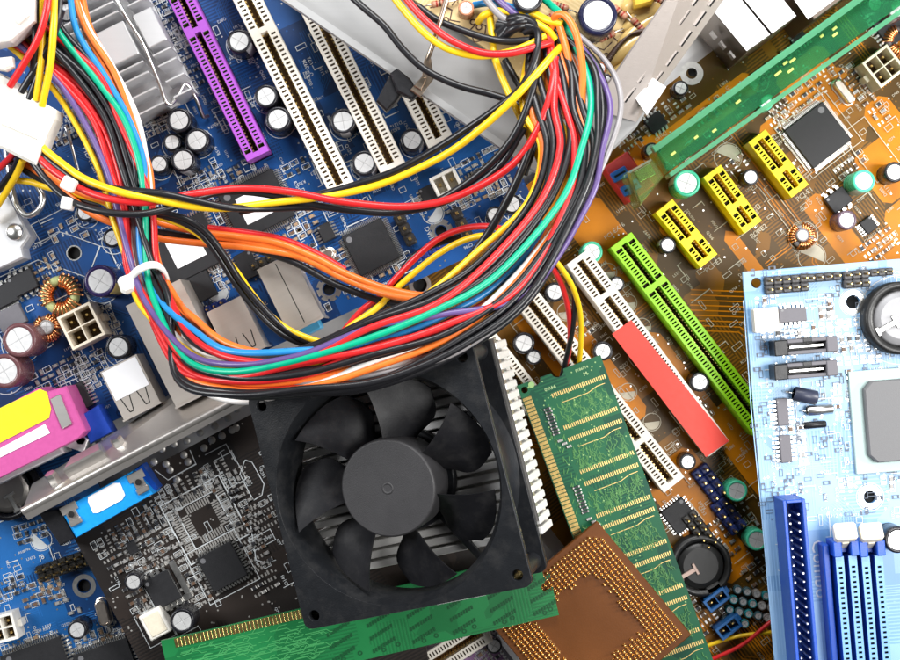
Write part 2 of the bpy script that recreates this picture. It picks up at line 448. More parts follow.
@cached
def power_socket(nx, ny, p, h, col):
    """block of open square sockets with a latch lug"""
    mb = MB(); W, H2 = nx*p/2+1.2, ny*p/2+1.2; w = 1.3
    mb.box(-W, W, -H2, H2, 0, h*0.25, 0)
    xs = [-W]+[(-nx/2+i)*p for i in range(1, nx)]+[W]; ys = [-H2]+[(-ny/2+i)*p for i in range(1, ny)]+[H2]
    for i, x in enumerate(xs):
        ww = w*2 if i in (0, nx) else w
        x0 = x if i == 0 else (x-ww if i == nx else x-ww/2); mb.cbox(x0, x0+ww, -H2, H2, h*0.2, h, 0.3, 0)
    for j, y in enumerate(ys):
        ww = w*2 if j in (0, ny) else w
        y0 = y if j == 0 else (y-ww if j == ny else y-ww/2); mb.cbox(-W+0.02, W-0.02, y0, y0+ww, h*0.2, h-0.04, 0.3, 0)
    mb.cbox(W, W+3.5, -3.5, 3.5, 0, h*0.6, 0.5, 0)
    pn = MB()
    for i in range(nx):
        for j in range(ny):
            x, y = (-nx/2+i+0.5)*p, (-ny/2+j+0.5)*p
            mb.rect(x-p/2+w/2, x+p/2-w/2, y-p/2+w/2, y+p/2-w/2, h*0.27, 1)
            pn.cbox(x-1.1, x+1.1, y-1.1, y+1.1, h*0.25, h*0.8, 0.4)
    return ('power_socket', mb.mesh('power_socket', [plas(col, 0.45), DEEP]), [('socket_pins', pn.mesh('socket_pins', GOLD), [])])

@cached
def hole_ring(r0, r1, segs):
    mb = MB()
    mb.annulus(r0, r0+(r1-r0)*0.55 if segs else r1, 0.25, 28, 0)
    if segs:
        for i in range(segs):
            a = 2*math.pi*i/segs; mb.annulus(r0+(r1-r0)*0.45, r1, 0.34, 6, 0, a+0.1, a+2*math.pi/segs-0.1)
    mb.lathe([(r0, 0.2), (r0*0.97, -0.5), (r0*0.97, -4.8)], 24, 1, cap=False)
    mb.disc(r0*0.97, -5.0, 20, 2)
    return ('mounting_hole', mb.mesh('mounting_hole', [TIN, ALUD, HOLE], fix=False), [])

@cached
def toroid(r, t, turns, core):
    mb = MB(); n, k = 30, 10; vs = []; fs = []
    for i in range(n):
        a = 2*math.pi*i/n
        for j in range(k):
            b = 2*math.pi*j/k; q = r+t*0.9*math.cos(b); vs.append((q*math.cos(a), q*math.sin(a), t+2+t*1.1*math.sin(b)))
    for i in range(n):
        for j in range(k): fs.append((i*k+j, ((i+1)%n)*k+j, ((i+1)%n)*k+(j+1)%k, i*k+(j+1)%k))
    mb.put(vs, fs, 0, True)
    cw = MB()
    for i in range(turns):
        if i % 9 in (7, 8): continue
        a = 2*math.pi*i/turns; ca, sa = math.cos(a), math.sin(a); tq = t*1.12+0.9
        pts = []
        for j in range(11):
            b = 2*math.pi*j/11+0.3; q = r+tq*math.cos(b); sk = 0.12*math.sin(b/2)
            pts.append((q*math.cos(a+sk), q*math.sin(a+sk), t+2+tq*1.05*math.sin(b)))
        cw.tube(pts, 1.15, 6, 0, 3)
    return ('choke_coil', mb.mesh('choke_coil', plas(core, 0.5)), [('copper_winding', cw.mesh('copper_winding', COPPER), [])])

# ---------------------------------------------------------------- board helper
class Board:
    def __init__(s, name, label, corner, ang, bx, by, h, m, holes=(), outline=None, t=5, cat='circuit board', chamf=0):
        """local x runs along the picture angle ang, local -y runs 90 degrees on from it"""
        s.h = h; s.ang = ang; p = U(*corner, h)
        s.O = p.copy()
        s.root = thing(name, label, cat, (p.x, p.y, h-t))
        s.F = T(p.x, p.y, 0, -ang); s.Fi = s.F.inverted()
        s.L = T(0, 0, t, -ang)                    # board frame inside the root
        s.t = t; s.rz = 0
        out = outline or [(0,0),(bx,0),(bx,-by),(0,-by)]
        hl = []
        for (u, v, r) in holes:
            q = s.loc(u, v); hl.append((q[0], q[1], r))
        s.plate = plate('board', out, hl, -t, 0, m, s.root, s.L)
        s.ink = MB(); s.ink.M = s.L.copy(); s.cu = MB(); s.cu.M = s.L.copy(); s.pad = MB(); s.pad.M = s.L.copy()
        s.z = 0.3; s.cz = 0.06; s.smds = []; s.out = out; s.occ = set(); s.keep = hl
    def free(s, P, w=4.0, block=True, tol=0.08):
        """True when the polyline P (board coordinates) crosses no hole and little that is already drawn"""
        cells = set(); hit = 0
        for i in range(len(P)-1):
            a, b_ = Vector(P[i][:2]), Vector(P[i+1][:2]); n = max(1, int((b_-a).length/3))
            for k in range(n+1):
                q = a.lerp(b_, k/n)
                for h in s.keep:
                    if math.hypot(q.x-h[0], q.y-h[1]) < h[2]*2+w: return False
                r = int(w/5)
                for dx in range(-r, r+1):
                    for dy in range(-r, r+1): cells.add((int(q.x//5)+dx, int(q.y//5)+dy))
        if block:
            if len(cells & s.occ) > tol*len(cells): return False
            s.occ |= cells
        return True
    def has(s, u, v, mg=3.0):
        x, y = s.loc(u, v); n = len(s.out); c = False
        for h in s.keep:
            if math.hypot(x-h[0], y-h[1]) < h[2]*2+mg: return False
        for i in range(n):
            (x0, y0), (x1, y1) = s.out[i], s.out[i-1]
            if (y0 > y) != (y1 > y) and x < (x1-x0)*(y-y0)/(y1-y0)+x0: c = not c
            d = Vector((x1-x0, y1-y0)); l = d.length
            if l > 0.01:
                t = max(0, min(1, ((x-x0)*d.x+(y-y0)*d.y)/l/l))
                if math.hypot(x-x0-d.x*t, y-y0-d.y*t) < mg: return False
        return c
    def loc(s, u, v, dh=0):
        q = s.Fi @ U(u, v, s.h+dh); return (q.x, q.y)
    def add(s, tree, u, v, dh=0, rot=0, label=None):
        """component whose top (dh above the board) is seen at (u, v); rot is a picture angle"""
        q = U(u, v, s.h+dh); b = s.root.location/S
        return inst(tree, s.root, (q.x-b.x, q.y-b.y, s.h-b.z), -rot, label)
    def nz(s): s.z += 0.004; return s.z
    def ncz(s): s.cz += 0.002; return s.cz
    def text(s, st, u, v, size, ang):
        x, y = s.loc(u, v); text(s.ink, st, x, y, s.nz(), size, -(ang-s.ang))
    def ring(s, u, v, r, half=True, cang=0):
        x, y = s.loc(u, v); z = s.nz(); s.ink.annulus(r-0.7, r, z, 30, 0, cx=x, cy=y)
        if half: s.ink.annulus(0.01, r-1.5, z, 20, 0, R(cang), R(cang+180), x, y)
    def poly(s, pts, w=0.8):
        P = [s.loc(*p) for p in pts]
        if s.free(P, 1, False): s.ink.line(P, w, s.nz())
    def obox(s, u, v, a, b, rot=0, w=0.7):
        x, y = s.loc(u, v); k = s.ink.M; s.ink.M = k @ T(x, y, 0, -(rot-s.ang)); s.ink.outline(-a/2, a/2, -b/2, b/2, w, s.nz()); s.ink.M = k
    def smd(s, u, v, l, w, h, kind, rot):
        if len(s.smds) < 98:
            s.smds.append(1); s.add(smd(l, w, h, kind), u, v, h, rot)
            return
        if not hasattr(s, 'xs'): s.xs = {}
        s.xs.setdefault(kind, MB())
        mb = s.xs[kind]; q = U(u, v, s.h+h); b = s.root.location/S
        mb.M = T(q.x-b.x, q.y-b.y, s.h-b.z, -rot); e = l*0.22
        mb.cbox(-l/2+e*0.8, l/2-e*0.8, -w/2+0.15, w/2-0.15, 0.05, h-0.12, 0.25, 0)
        for sg in (-1, 1):
            xs = sorted((sg*l/2, sg*(l/2-e))); mb.cbox(xs[0], xs[1], -w/2, w/2, 0.02, h, 0.3, 1)
    def cluster(s, u, v, nx, ny, px, py, l, w, rot, fill=0.75, kinds='rcwd', outl=0.22, crot=None):
        """rows of small parts; empty places keep bare pads and a printed outline"""
        ca, sa = math.cos(R(rot)), math.sin(R(rot))
        for i in range(nx):
            for j in range(ny):
                x = (i-(nx-1)/2)*px+rng.uniform(-.4,.4); y = (j-(ny-1)/2)*py+rng.uniform(-.4,.4)
                uu, vv = u+x*ca-y*sa, v+x*sa+y*ca
                if not s.has(uu, vv, 5): continue
                rr = crot if crot is not None else rot+rng.choice((0, 0, 90))
                if rng.random() < fill: s.smd(uu, vv, l, w, l*0.35, rng.choice(kinds), rr)
                else: s.pads(uu, vv, l, w, rr)
                if rng.random() < outl: s.obox(uu, vv, l+2.2, w+2.2, rr, 0.5)
    def pads(s, u, v, l, w, rot):
        x, y = s.loc(u, v); k = s.pad.M; s.pad.M = k @ T(x, y, 0, -(rot-s.ang)); z = 0.22+rng.random()*0.05
        s.pad.box(-l/2, -l/2+l*0.3, -w/2, w/2, 0.02, z); s.pad.box(l/2-l*0.3, l/2, -w/2, w/2, 0.02, z); s.pad.M = k
    def dots(s, pts, r):
        for u, v in pts:
            x, y = s.loc(u, v); k = s.pad.M; s.pad.M = k @ T(x, y, 0); s.pad.lathe([(r, 0.05), (r*0.9, 0.5), (r*0.5, 0.9), (r*0.1, 1.0)], 14); s.pad.M = k
    def scribble(s, u0, u1, v0, v1, n, size=4.0, inside=None):
        """printed designators and little outlines scattered along the board's two directions"""
        for _ in range(n):
            u, v = rng.uniform(u0, u1), rng.uniform(v0, v1)
            if not s.has(u, v, 9): continue
            a = s.ang+rng.choice((0, 0, 90, -90)); t = rng.random()
            if t < 0.55: s.text(rng.choice('RCRCLQDU')+str(rng.randint(1, 999)), u, v, size*rng.uniform(.8, 1.15), a)
            elif t < 0.85: s.obox(u, v, rng.uniform(5, 11), rng.uniform(3, 6), a, 0.55)
            else:
                l = rng.uniform(8, 26); c, q = math.cos(R(a)), math.sin(R(a)); s.poly([(u, v), (u+l*c, v+l*q), (u+l*c-5*q, v+l*q+5*c)], 0.6)
    def vias(s, u0, u1, v0, v1, n):
        for _ in range(n):
            u, v = rng.uniform(u0, u1), rng.uniform(v0, v1)
            if not s.has(u, v): continue
            x, y = s.loc(u, v); s.pad.disc(0.9, 0.17+rng.random()*0.03, 8, 0, x, y)
    def bundle(s, pts, n, pitch, w):
        P = [Vector(s.loc(*p)) for p in pts]
        if not s.free(P, n*pitch/2): return
        for k in range(n):
            o = (k-(n-1)/2)*pitch; Q = []
            for i in range(len(P)):
                d0 = (P[i]-P[i-1]).normalized() if i > 0 else (P[1]-P[0]).normalized()
                d1 = (P[i+1]-P[i]).normalized() if i < len(P)-1 else d0
                n0 = Vector((-d0.y, d0.x)); n1 = Vector((-d1.y, d1.x)); b = n0+n1
                b = b/max(0.3, b.length); kk = o/max(0.4, b.dot(n0)); Q.append(P[i]+b*kk)
            s.cu.line([(q.x, q.y) for q in Q], w, s.ncz())
    def autotrace(s, u0, u1, v0, v1, n, w=0.9, pitch=2.4, lo=20, hi=90):
        for _ in range(n):
            u, v = rng.uniform(u0, u1), rng.uniform(v0, v1); a = s.ang+rng.choice((0, 90, 180, 270)); pts = [(u, v)]
            for k in range(rng.randint(2, 4)):
                l = rng.uniform(lo, hi)*(0.35 if k % 2 else 1); u += l*math.cos(R(a)); v += l*math.sin(R(a))
                if not s.has(u, v, 9): break
                pts.append((u, v)); a += rng.choice((45, -45))
            if len(pts) > 1 and s.has(*pts[0], 9): s.bundle(pts, rng.randint(2, 6), pitch, w)
    def pour(s, pts):
        P = [s.loc(*p) for p in pts]
        if not s.free(P+P[:1], 2, False): return
        s.free(P+P[:1], 6, True, 9); z = s.ncz(); s.cu.put([(x, y, z) for x, y in P], [tuple(range(len(P)))], 0)
    def finish(s, ink, cu, pad):
        if s.ink.f: s.ink.build('printed_markings', ink, s.root, fix=False)
        if s.cu.f: s.cu.build('copper_tracks', cu, s.root, fix=False)
        if s.pad.f: s.pad.build('solder_pads', pad, s.root, fix=False)
        for k, mb in getattr(s, 'xs', {}).items():
            m = {'r': RES, 'c': TAN, 'w': MATS.get('ceramic_grey') or TAN, 'd': MATS.get('dark_brown_ceramic') or TAN}[k]
            o = mb.build('surface_component', [m, TIN], s.root); o['kind'] = 'stuff'
# ================================================================ the table
tb = MB(); tb.box(-900, 900, -800, 800, -20, 0)
table = tb.build('table', mat('white_table', (0.78, 0.77, 0.76), 0.5, var=0.03)); table['kind'] = 'structure'

PURPLE, PCIW, LIME, YEL = (0.32, 0.07, 0.44), (0.80, 0.75, 0.66), (0.27, 0.62, 0.01), (0.86, 0.66, 0.0)
KB, KS = (0.010, 0.010, 0.014), (0.36, 0.36, 0.38)            # black capacitor sleeve, silver stripe
def slot_on(B, u0, v0, u1, v1, W, H, col, keyf, gap, nc, label=None):
    """slot whose rail tops run from (u0, v0) to (u1, v1)"""
    a, b = U(u0, v0, B.h+H), U(u1, v1, B.h+H); d = b-a; L = round(d.length, 1)
    an = math.degrees(math.atan2(d.y, d.x)); o = B.root.location/S
    return inst(slot(L, W, H, col, round(L*keyf, 1) if keyf else 0, gap, nc), B.root, (a.x-o.x, a.y-o.y, B.h-o.z), an, label)

# ================================================================ orange motherboard
OR_BARE, OR_CU = (0.072, 0.036, 0.003), (0.52, 0.175, 0.003)
OB = Board('motherboard', 'orange motherboard with yellow, lime green and white card slots, under other boards', (380, 306), -37.5, 800, 900, 24,
           pcb_mat('orange_solder_mask', OR_BARE, (0.19, 0.08, 0.004), 0.36, -37.5, 1.0, 0.3, 0.25), holes=[(420, 285, 7), (693, 72, 5)])
b = OB
slot_on(b, 621, 240, 764, 428, 27, 35, LIME, 0.24, 6, 62, 'lime green card slot')
for (p, q) in (((757,136),(800,191)), ((712,171),(753,227)), ((664,206),(709,261))):
    slot_on(b, *p, *q, 23, 33, YEL, 0.6, 6, 15, 'yellow short card slot')
slot_on(b, 577, 257, 719, 449, 27, 35, PCIW, 0.2, 7, 60, 'white card slot under a red sticker')
slot_on(b, 526, 297, 674, 485, 27, 35, PCIW, 0.77, 7, 60, 'white card slot')
slot_on(b, 480, 334, 628, 522, 27, 35, PCIW, 0.77, 7, 60, 'white card slot')
# red sticker on the slot
st = MB(); hh = b.h+35.3; o = b.root.location/S
A, B2, C2, D2 = [U(*p, hh)-o for p in ((612,334),(631,320),(729,441),(706,457))]
st.quad(A, B2, C2, D2); vv = [Vector((0,0,.5))+x for x in (A, B2, C2, D2)]; st.quad(*vv)
for i in range(4): st.quad((A,B2,C2,D2)[i], (A,B2,C2,D2)[(i+1)%4], vv[(i+1)%4], vv[i])
st.build('red_sticker', mat('red_paper', (0.80, 0.06, 0.04), 0.55, var=0.03), b.root)
GC = (0.06, 0.50, 0.30); GS = (0.6, 0.75, 0.65); BR = (0.10, 0.06, 0.09)
for (u, v, r, h, c, s) in [(687,183,13,36,GC,GS),(592,252,10.5,28,GC,GS),(864,181,11,36,GC,GS),(737,491,10.5,26,GC,GS),(757,540,10.5,26,GC,GS),(766,103,7,20,GC,GS),
        (668,245,8,26,KB,KS),(751,177,8,26,KB,KS),(847,220,9.5,32,BR,KS),(555,292,9.5,30,KB,KS),(617,284,7.5,24,KB,KS),(524,343,10.5,30,KB,KS),(534,357,7.5,24,KB,KS),
        (603,351,9.5,28,KB,KS),(700,382,9.5,28,KB,KS),(688,462,8,24,KB,KS),(897,8,11,36,(0.09,0.05,0.06),KS),(681,88,7.5,26,KB,KS),(872,6,8,26,KB,KS),(652,150,7.5,26,KB,KS),(895,172,10,30,KB,KS)]:
    b.add(cap(r, h, c, s), u, v, h, rng.choice((20, 60, 200, 110)))
b.add(toroid(8.5, 3.2, 26, (0.25,0.24,0.25)), 803, 236, 9, 0); b.add(cap(6.5, 16, (0.2,0.19,0.2), (0.3,0.3,0.3)), 803, 235, 16)
b.add(toroid(11, 3.6, 30, (0.12,0.1,0.1)), 900, 40, 9, 0)
b.add(chip(47, 47, 8, 30, 30, 5, False, 0), 818, 135, 8, 52.5)
b.add(chip(22, 18, 10, 3, 0, 5, False, 0), 839, 200, 10, -37.5)
b.add(chip(14, 13, 6, 5, 0, 4, False, 0), 869, 225, 6, 52.5)
b.add(chip(18, 16, 7, 4, 0, 4, False, 0), 656, 122, 7, -37.5)
b.add(chip(46, 30, 8, 10, 0, 4, False, 0), 888, 20, 8, 52.5)
b.add(chip(28, 26, 6, 8, 8, 3, False, 0), 680, 516, 6, 52.5)
b.add(chip(16, 12, 5, 4, 0, 3, False, 0), 800, 40, 5, -37.5)
b.add(crystal(28, 10, 11), 845, 91, 11, 52)
b.add(power_socket(2, 2, 14, 30, (0.72,0.66,0.5)), 884, 66, 30, 142.5)
for u, v in ((710,483),(729,516)): b.add(header(4, 2, 9.2, 9, 14, (0.015,0.03,0.16)), u, v, 9, 52.5)
b.add(header(4, 1, 8, 10, 14, (0.02,0.02,0.02)), 640, 470, 10, 52.5); b.add(header(5, 2, 8, 8, 14, (0.02,0.02,0.02)), 700, 530, 8, 52.5)
b.add(hole_ring(7, 11, 0), 420, 285, 0.3, 0); b.add(hole_ring(5.5, 11.5, 0), 693, 72, 8, 0)
# coin cell holder under the card edge
def coin_holder(r, h, ring, cell, clip=None):
    mb = MB(); mb.lathe([(r, 0), (r, h), (r*0.93, h+0.8), (r*0.8, h+0.8), (r*0.8, h*0.5)], 40, 0, cap=False); mb.disc(r*0.81, h*0.3, 36, 0)
    mb.cbox(-r*0.25, r*0.25, r*0.7, r*1.15, 0, h*1.05, 1, 0)
    c = MB(); c.lathe([(r*0.76, h*0.3), (r*0.76, h*0.8), (r*0.72, h*0.92), (r*0.6, h*0.92), (r*0.57, h*0.97)], 40)
    cl = MB(); cl.cbox(r*0.15, r*0.75, -2.2, 2.2, h, h+1.6, 0.5); cl.cbox(r*0.15, r*0.25, -6, 6, h, h+1.8, 0.5); cl.cbox(r*0.7, r*0.8, -4, 4, h*0.3, h+1.7, 0.5)
    return ('battery_holder', mb.mesh('battery_holder', plas(ring, 0.4)), [('coin_cell', c.mesh('coin_cell', cell), []), ('contact_clip', cl.mesh('contact_clip', clip or TIN), [])])
b.add(coin_holder(30, 16, (0.014,0.014,0.014), mat('dark_cell', (0.012,0.012,0.012), 0.4), mat('dull_clip', (0.38,0.28,0.24), 0.45, 0.6)), 701, 566, 16, 150)
for u, v in ((717, 600), (729, 628)):
    b.add(power_socket(2, 1, 11, 22, (0.01,0.10,0.30)), u, v, 22, -37.5)
# stacked round audio jacks in shade, and two small blue sockets on a red block
rb = MB(); rb.cbox(-21, 21, -14, 14, 0, 30, 1.2, 0)
rt = ('drive_socket', rb.mesh('drive_socket', plas((0.55,0.03,0.03))), [])
b.add(rt, 628, 177, 30, 55)
for u, v in ((640, 176), (650, 190)):
    k = MB(); k.cbox(-8, 8, -5, 5, 30.2, 38, 0.8, 0); k.box(-6, 6, -1, 1, 38.05, 38.3, 1)
    b.add(('blue_socket', k.mesh('blue_socket', [plas((0.02,0.12,0.5)), HOLE]), []), u-20, v-2, 38, -30)
for k in range(18):
    b.add(cap(4.2, 8, rng.choice(((0.02,0.25,0.28),(0.3,0.28,0.26),(0.05,0.12,0.14))), KS), 738+(k%5)*9.5-(k//5)*4, 590+(k//5)*10+(k%5)*2, 8, 40*k)
# metal ports with blank paper covers, along the rear edge
def port(a, c, h, m, lab=None, slits=True, tongue=None):
    """sheet-metal socket shell a (along the edge) x c deep, opening towards -y"""
    mb = MB(); t = 1.0
    mb.box(-a/2, a/2, -c/2, c/2, h-t, h, 0); mb.box(-a/2, -a/2+t, -c/2, c/2, 0, h-t, 0); mb.box(a/2-t, a/2, -c/2, c/2, 0, h-t, 0)
    mb.box(-a/2+t, a/2-t, c/2-t, c/2, 0, h-t, 0); mb.box(-a/2-1, a/2+1, -c/2-1.6, -c/2, h*0.9, h+1.6, 0); mb.box(-a/2-1, -a/2+0.6, -c/2-1.6, -c/2, 0, h*0.9, 0); mb.box(a/2-0.6, a/2+1, -c/2-1.6, -c/2, 0, h*0.9, 0)
    mb.rect(-a/2+t, a/2-t, -c/2+4, c/2-t, h*0.5, 1)
    if slits:
        for x in (-a*0.22, a*0.22):
            for sg in (-1, 1): mb.line([(x+sg*a*0.12, -c*0.12), (x+sg*a*0.05, -c*0.42)], 1.0, h+0.12, 1)
            mb.line([(x-a*0.05, -c*0.42), (x+a*0.05, -c*0.42)], 1.0, h+0.14, 1)
    else:
        mb.line([(0, -c*0.46), (0, c*0.46)], 0.8, h+0.12, 1); mb.box(-a/2+2, a/2-2, -c/2+1, -c/2+2, h+0.1, h+0.5, 0)
    subs = []
    if lab:
        l = MB(); l.cbox(-a*0.46, a*0.46, c*lab[0], c*lab[1], h+0.2, h+0.6, 0.2); subs.append(('paper_label', l.mesh('paper_label', LABEL), []))
    return ('port', mb.mesh('port', [m, HOLE]), subs)
PM = mat('port_shell', (0.68, 0.62, 0.56), 0.34, 0.65, brushed=0.3)
def tall_port(quad, h):
    m = MB(); solid(m, OB, quad, 24, 24+h, 0, 1.2); o_ = m.build('port', DKM, OB.root)
    cx = sum(p[0] for p in quad)/4; cy = sum(p[1] for p in quad)/4
    m = MB(); solid(m, OB, [(cx+(x-cx)*0.97, cy+(y-cy)*0.97) for x, y in quad], 24+h+0.1, 24+h+0.6, 0, 0); m.build('paper_label', LABEL, o_)
    return o_
DKM = mat('dark_port_shell', (0.20, 0.16, 0.13), 0.4, 0.8, brushed=0.3)
def local(B, u, v, h):
    return U(u, v, h)-B.root.location/S
def solid(mb, B, quad, z0, z1, m=0, bev=1.0):
    P = [local(B, u, v, z1) for u, v in quad]; o = B.root.location/S
    mb.prism([(p.x, p.y) for p in P], z0-o.z, z1-o.z, m, bev)
tp = tall_port([(692,-14),(747,52),(771,35),(731,-14)], 92); tall_port([(732.5,-14),(772.5,34),(797,16),(773,-14)], 92)
vg = MB(); F0_, F1_ = U(705,10,110), U(746,58,112)
for i in range(3):
    for j in range(2):
        q = U(716+i*9, 34+i*10, 84-j*34)-OB.root.location/S; vg.M = T(q.x-2.6, q.y-1.2, q.z, -52.5) @ Matrix.Rotation(R(90), 4, 'X'); vg.box(-4, 4, -5, 5, -1, 1)
vg.build('port_vents', mat('pale_port_trim', (0.45,0.42,0.4), 0.4, 0.8), tp)
tall_port([(790,-14),(814,20),(860,-14)], 92)
# copper pours and tracks
def ax(u, v, a, c):   # step a along the slots, c along the rear edge
    return (u+a*0.609+c*0.793, v+a*0.793-c*0.609)
for (u, v, a, c) in [(560,220,60,45),(600,170,45,70),(640,150,26,120),(700,105,24,60),(770,80,70,60),(860,110,80,30),(800,205,95,26),(850,160,60,60),(880,215,70,40),(600,255,40,26),(655,225,20,30),
                     (755,130,16,110),(720,235,60,14),(560,330,120,22),(640,340,110,20),(700,420,120,46),(640,480,80,60),(690,540,60,40),(745,470,90,30),(505,310,90,16),(400,296,60,40),(870,20,110,90),(855,250,60,60),(520,190,60,40)]:
    d = 7; pts = [ax(u,v,d,0), ax(u,v,a-d,0), ax(u,v,a,d), ax(u,v,a,c-d), ax(u,v,a-d,c), ax(u,v,d,c), ax(u,v,0,c-d), ax(u,v,0,d)]; b.pour(pts)
for (u, v, n) in [(690,300,14),(735,285,10),(870,240,8),(600,300,10),(560,380,8),(700,350,12),(660,420,9)]:
    p0 = (u, v); p1 = ax(u, v, 70, 0); p2 = ax(*p1, 30, 30); p3 = ax(*p2, 0, 70); b.bundle([ax(u,v,-60,0), p1, p2, p3], n, 3.6, 1.1)
b.bundle([(690,310),(745,312),(800,350)], 9, 5, 1.2); b.bundle([(700,295),(742,262),(742,230)], 6, 4.5, 1.2)
b.autotrace(560, 900, 40, 480, 160, 1.0, 3.0); b.autotrace(640, 800, 420, 660, 60, 1.0, 3.0)
for (u, v, r, ca) in [(879,25,14,-60),(728,157,14,-60),(812,257,14,-60),(608,272,9,150),(628,303,9,150),(642,327,9,150),(566,312,9,150),(628,392,9,150),(652,422,9,150),(757,83,10,30),(803,236,15,0)]: b.ring(u, v, r, True, ca)
for s_, u, v in (('PCI-E1', 798, 202), ('PCI-E2', 752, 239), ('PCI-E3', 707, 273)): b.text(s_, u, v, 7, -37.5)
b.text('PCI1', 562, 240, 7, -60); b.text('PCI-EX16', 606, 240, 6, -37.5)
b.scribble(560, 900, 60, 480, 420, 4.2); b.scribble(470, 640, 280, 480, 90, 4.2); b.scribble(640, 800, 430, 660, 160, 4.2)
b.obox(790, 222, 12, 60, -37.5); b.obox(870, 150, 30, 60, -37.5); b.obox(818, 135, 62, 62, -37.5)
for (u, v, nx, ny, px, py) in [(805,95,9,3,9,8),(785,125,3,5,9,8),(865,95,2,9,10,8),(850,165,4,2,9,9),(880,245,5,3,8,8),(785,175,4,2,8,7),(735,165,3,2,10,9),(690,235,2,4,9,9),(735,215,2,2,9,9),
          (775,65,6,2,9,8),(640,130,6,3,9,8),(670,105,4,4,9,8),(712,110,5,2,10,9),(720,540,3,5,9,9),(745,515,2,4,9,9),(640,500,3,3,9,9),(690,620,8,6,9,8),(760,570,4,3,9,9),(700,410,2,3,10,9),(585,330,2,2,9,9)]:
    b.cluster(u, v, nx, ny, px, py, 6.2, 3.4, -37.5, 0.7)
b.vias(560, 900, 30, 640, 380)
b.finish(mat('cream_silkscreen', (0.50,0.46,0.36), 0.55), mat('orange_copper', OR_CU, 0.36, var=0.25, vscale=90, spec=0.25), TIN)

# ================================================================ blue motherboard
BL_BARE, BL_CU = (0.006, 0.034, 0.125), (0.009, 0.072, 0.26)
BB = Board('motherboard', 'dark blue motherboard with a purple slot, white slots and finned heatsink', (543, 222), 155.2, 700, 620, 60,
           pcb_mat('blue_solder_mask', BL_BARE, BL_CU, 0.3, 155.2, 1.0, 0.45), holes=[(74, 253, 6.5), (329, 289, 6), (441, 231, 5.5)])
b = BB
slot_on(b, 177, -10, 258, 156, 25, 34, PURPLE, 0.24, 6, 44, 'purple card slot')
slot_on(b, 205, -86, 342, 189, 27, 35, PCIW, 0.42, 7, 62, 'white card slot')
slot_on(b, 285, -50, 393, 168, 27, 35, PCIW, 0.1, 7, 54, 'white card slot')
slot_on(b, 335, -70, 441, 142, 27, 35, PCIW, 0.1, 7, 54, 'white card slot')
NV = (0.02, 0.012, 0.07); MR = (0.12, 0.05, 0.055)
for (u, v, r, h, c, s) in [(239,41,11.5,36,KB,KS),(266,96,11,34,KB,KS),(278,119,12,36,KB,KS),(343,121,12,34,KB,KS),(364,163,12,34,KB,KS),(412,140,11,32,KB,KS),
        (179,120,11.5,34,KB,KS),(172,142,8.5,26,KB,KS),(197,140,11.5,34,KB,KS),(183,160,11.5,34,KB,KS),(159,164,9,26,KB,KS),(100,281,15,48,NV,(0.55,0.45,0.15)),
        (118,347,11.5,32,KB,KS),(19,340,16,48,MR,(0.6,0.5,0.5)),(4,371,16,48,MR,(0.6,0.5,0.5)),(512,204,9.5,26,KB,KS),(495,215,8.5,22,KB,KS),(85,212,9,24,KB,KS),(112,238,9,26,KB,KS),(66,12,10,34,KB,KS)]:
    b.add(cap(r, h, c, s), u, v, h, rng.choice((30, 150, 215, 80)))
    b.ring(u+2, v+4, r+3, False)
b.add(toroid(14, 5.2, 26, (0.42,0.46,0.2)), 59, 295, 13, 0); b.add(toroid(9.5, 2.6, 26, (0.2,0.1,0.06)), 46, 328, 9, 0); b.add(cap(7, 12, (0.3,0.28,0.26), KS), 46, 327, 12)
b.add(power_socket(2, 2, 16, 32, (0.70,0.62,0.5)), 81, 326, 32, -26.5)
b.add(chip(58, 50, 9, 28, 24, 6, False, 0.27), 256, 205, 9, -26.5)
b.add(chip(42, 42, 8, 26, 26, 5, False, 0), 371, 247, 8, -26.5)
b.add(chip(13, 17, 7, 0, 5, 4.5, False, 0), 326, 232, 7, -26.5)
b.add(chip(15, 18, 7, 0, 5, 4.5, False, 0), 429, 195, 7, -26.5); b.add(chip(24, 14, 7, 7, 0, 4, False, 0), 482, 178, 7, -26.5)
b.add(chip(60, 52, 8, 20, 16, 5, False, 0.26), 186, 249, 8, -26.5)
b.add(chip(38, 40, 7, 0, 0, 4, False, 0), 191, 284, 7, -26.5)
b.add(chip(13, 26, 7, 0, 7, 5.5, False, 0), 81, 396, 7, -26.5)
for (u, v) in ((22,283),(2,296),(10,318)): b.add(chip(26, 20, 9, 4, 0, 5, v > 310, 0), u, v, 9, -26.5)
b.add(chip(26, 18, 7, 8, 0, 5, False, 0), 247, 265, 7, 63.5)
b.add(crystal(27, 11, 11), 321, 257, 11, -26.5)
b.add(header(3, 1, 11, 10, 13, (0.02,0.018,0.018)), 405, 229, 10, 63.5); b.add(header(3, 1, 11, 18, 8, (0.02,0.018,0.018)), 462, 224, 18, 63.5)
b.add(header(3, 2, 7.5, 8, 12, (0.01,0.03,0.2)), 217, 310, 8, -26.5); b.add(header(4, 1, 8, 7, 10, (0.01,0.03,0.2)), 428, 252, 7, -26.5)
b.add(header(3, 1, 8.5, 8, 11, (0.02,0.02,0.02)), 262, 262, 8, -26.5)
b.add(hole_ring(6.5, 12, 8), 329, 289, 0.3); b.add(hole_ring(6, 11.5, 8), 441, 231, 0.3); b.add(hole_ring(6.3, 7.5, 0), 74, 253, 0.3)
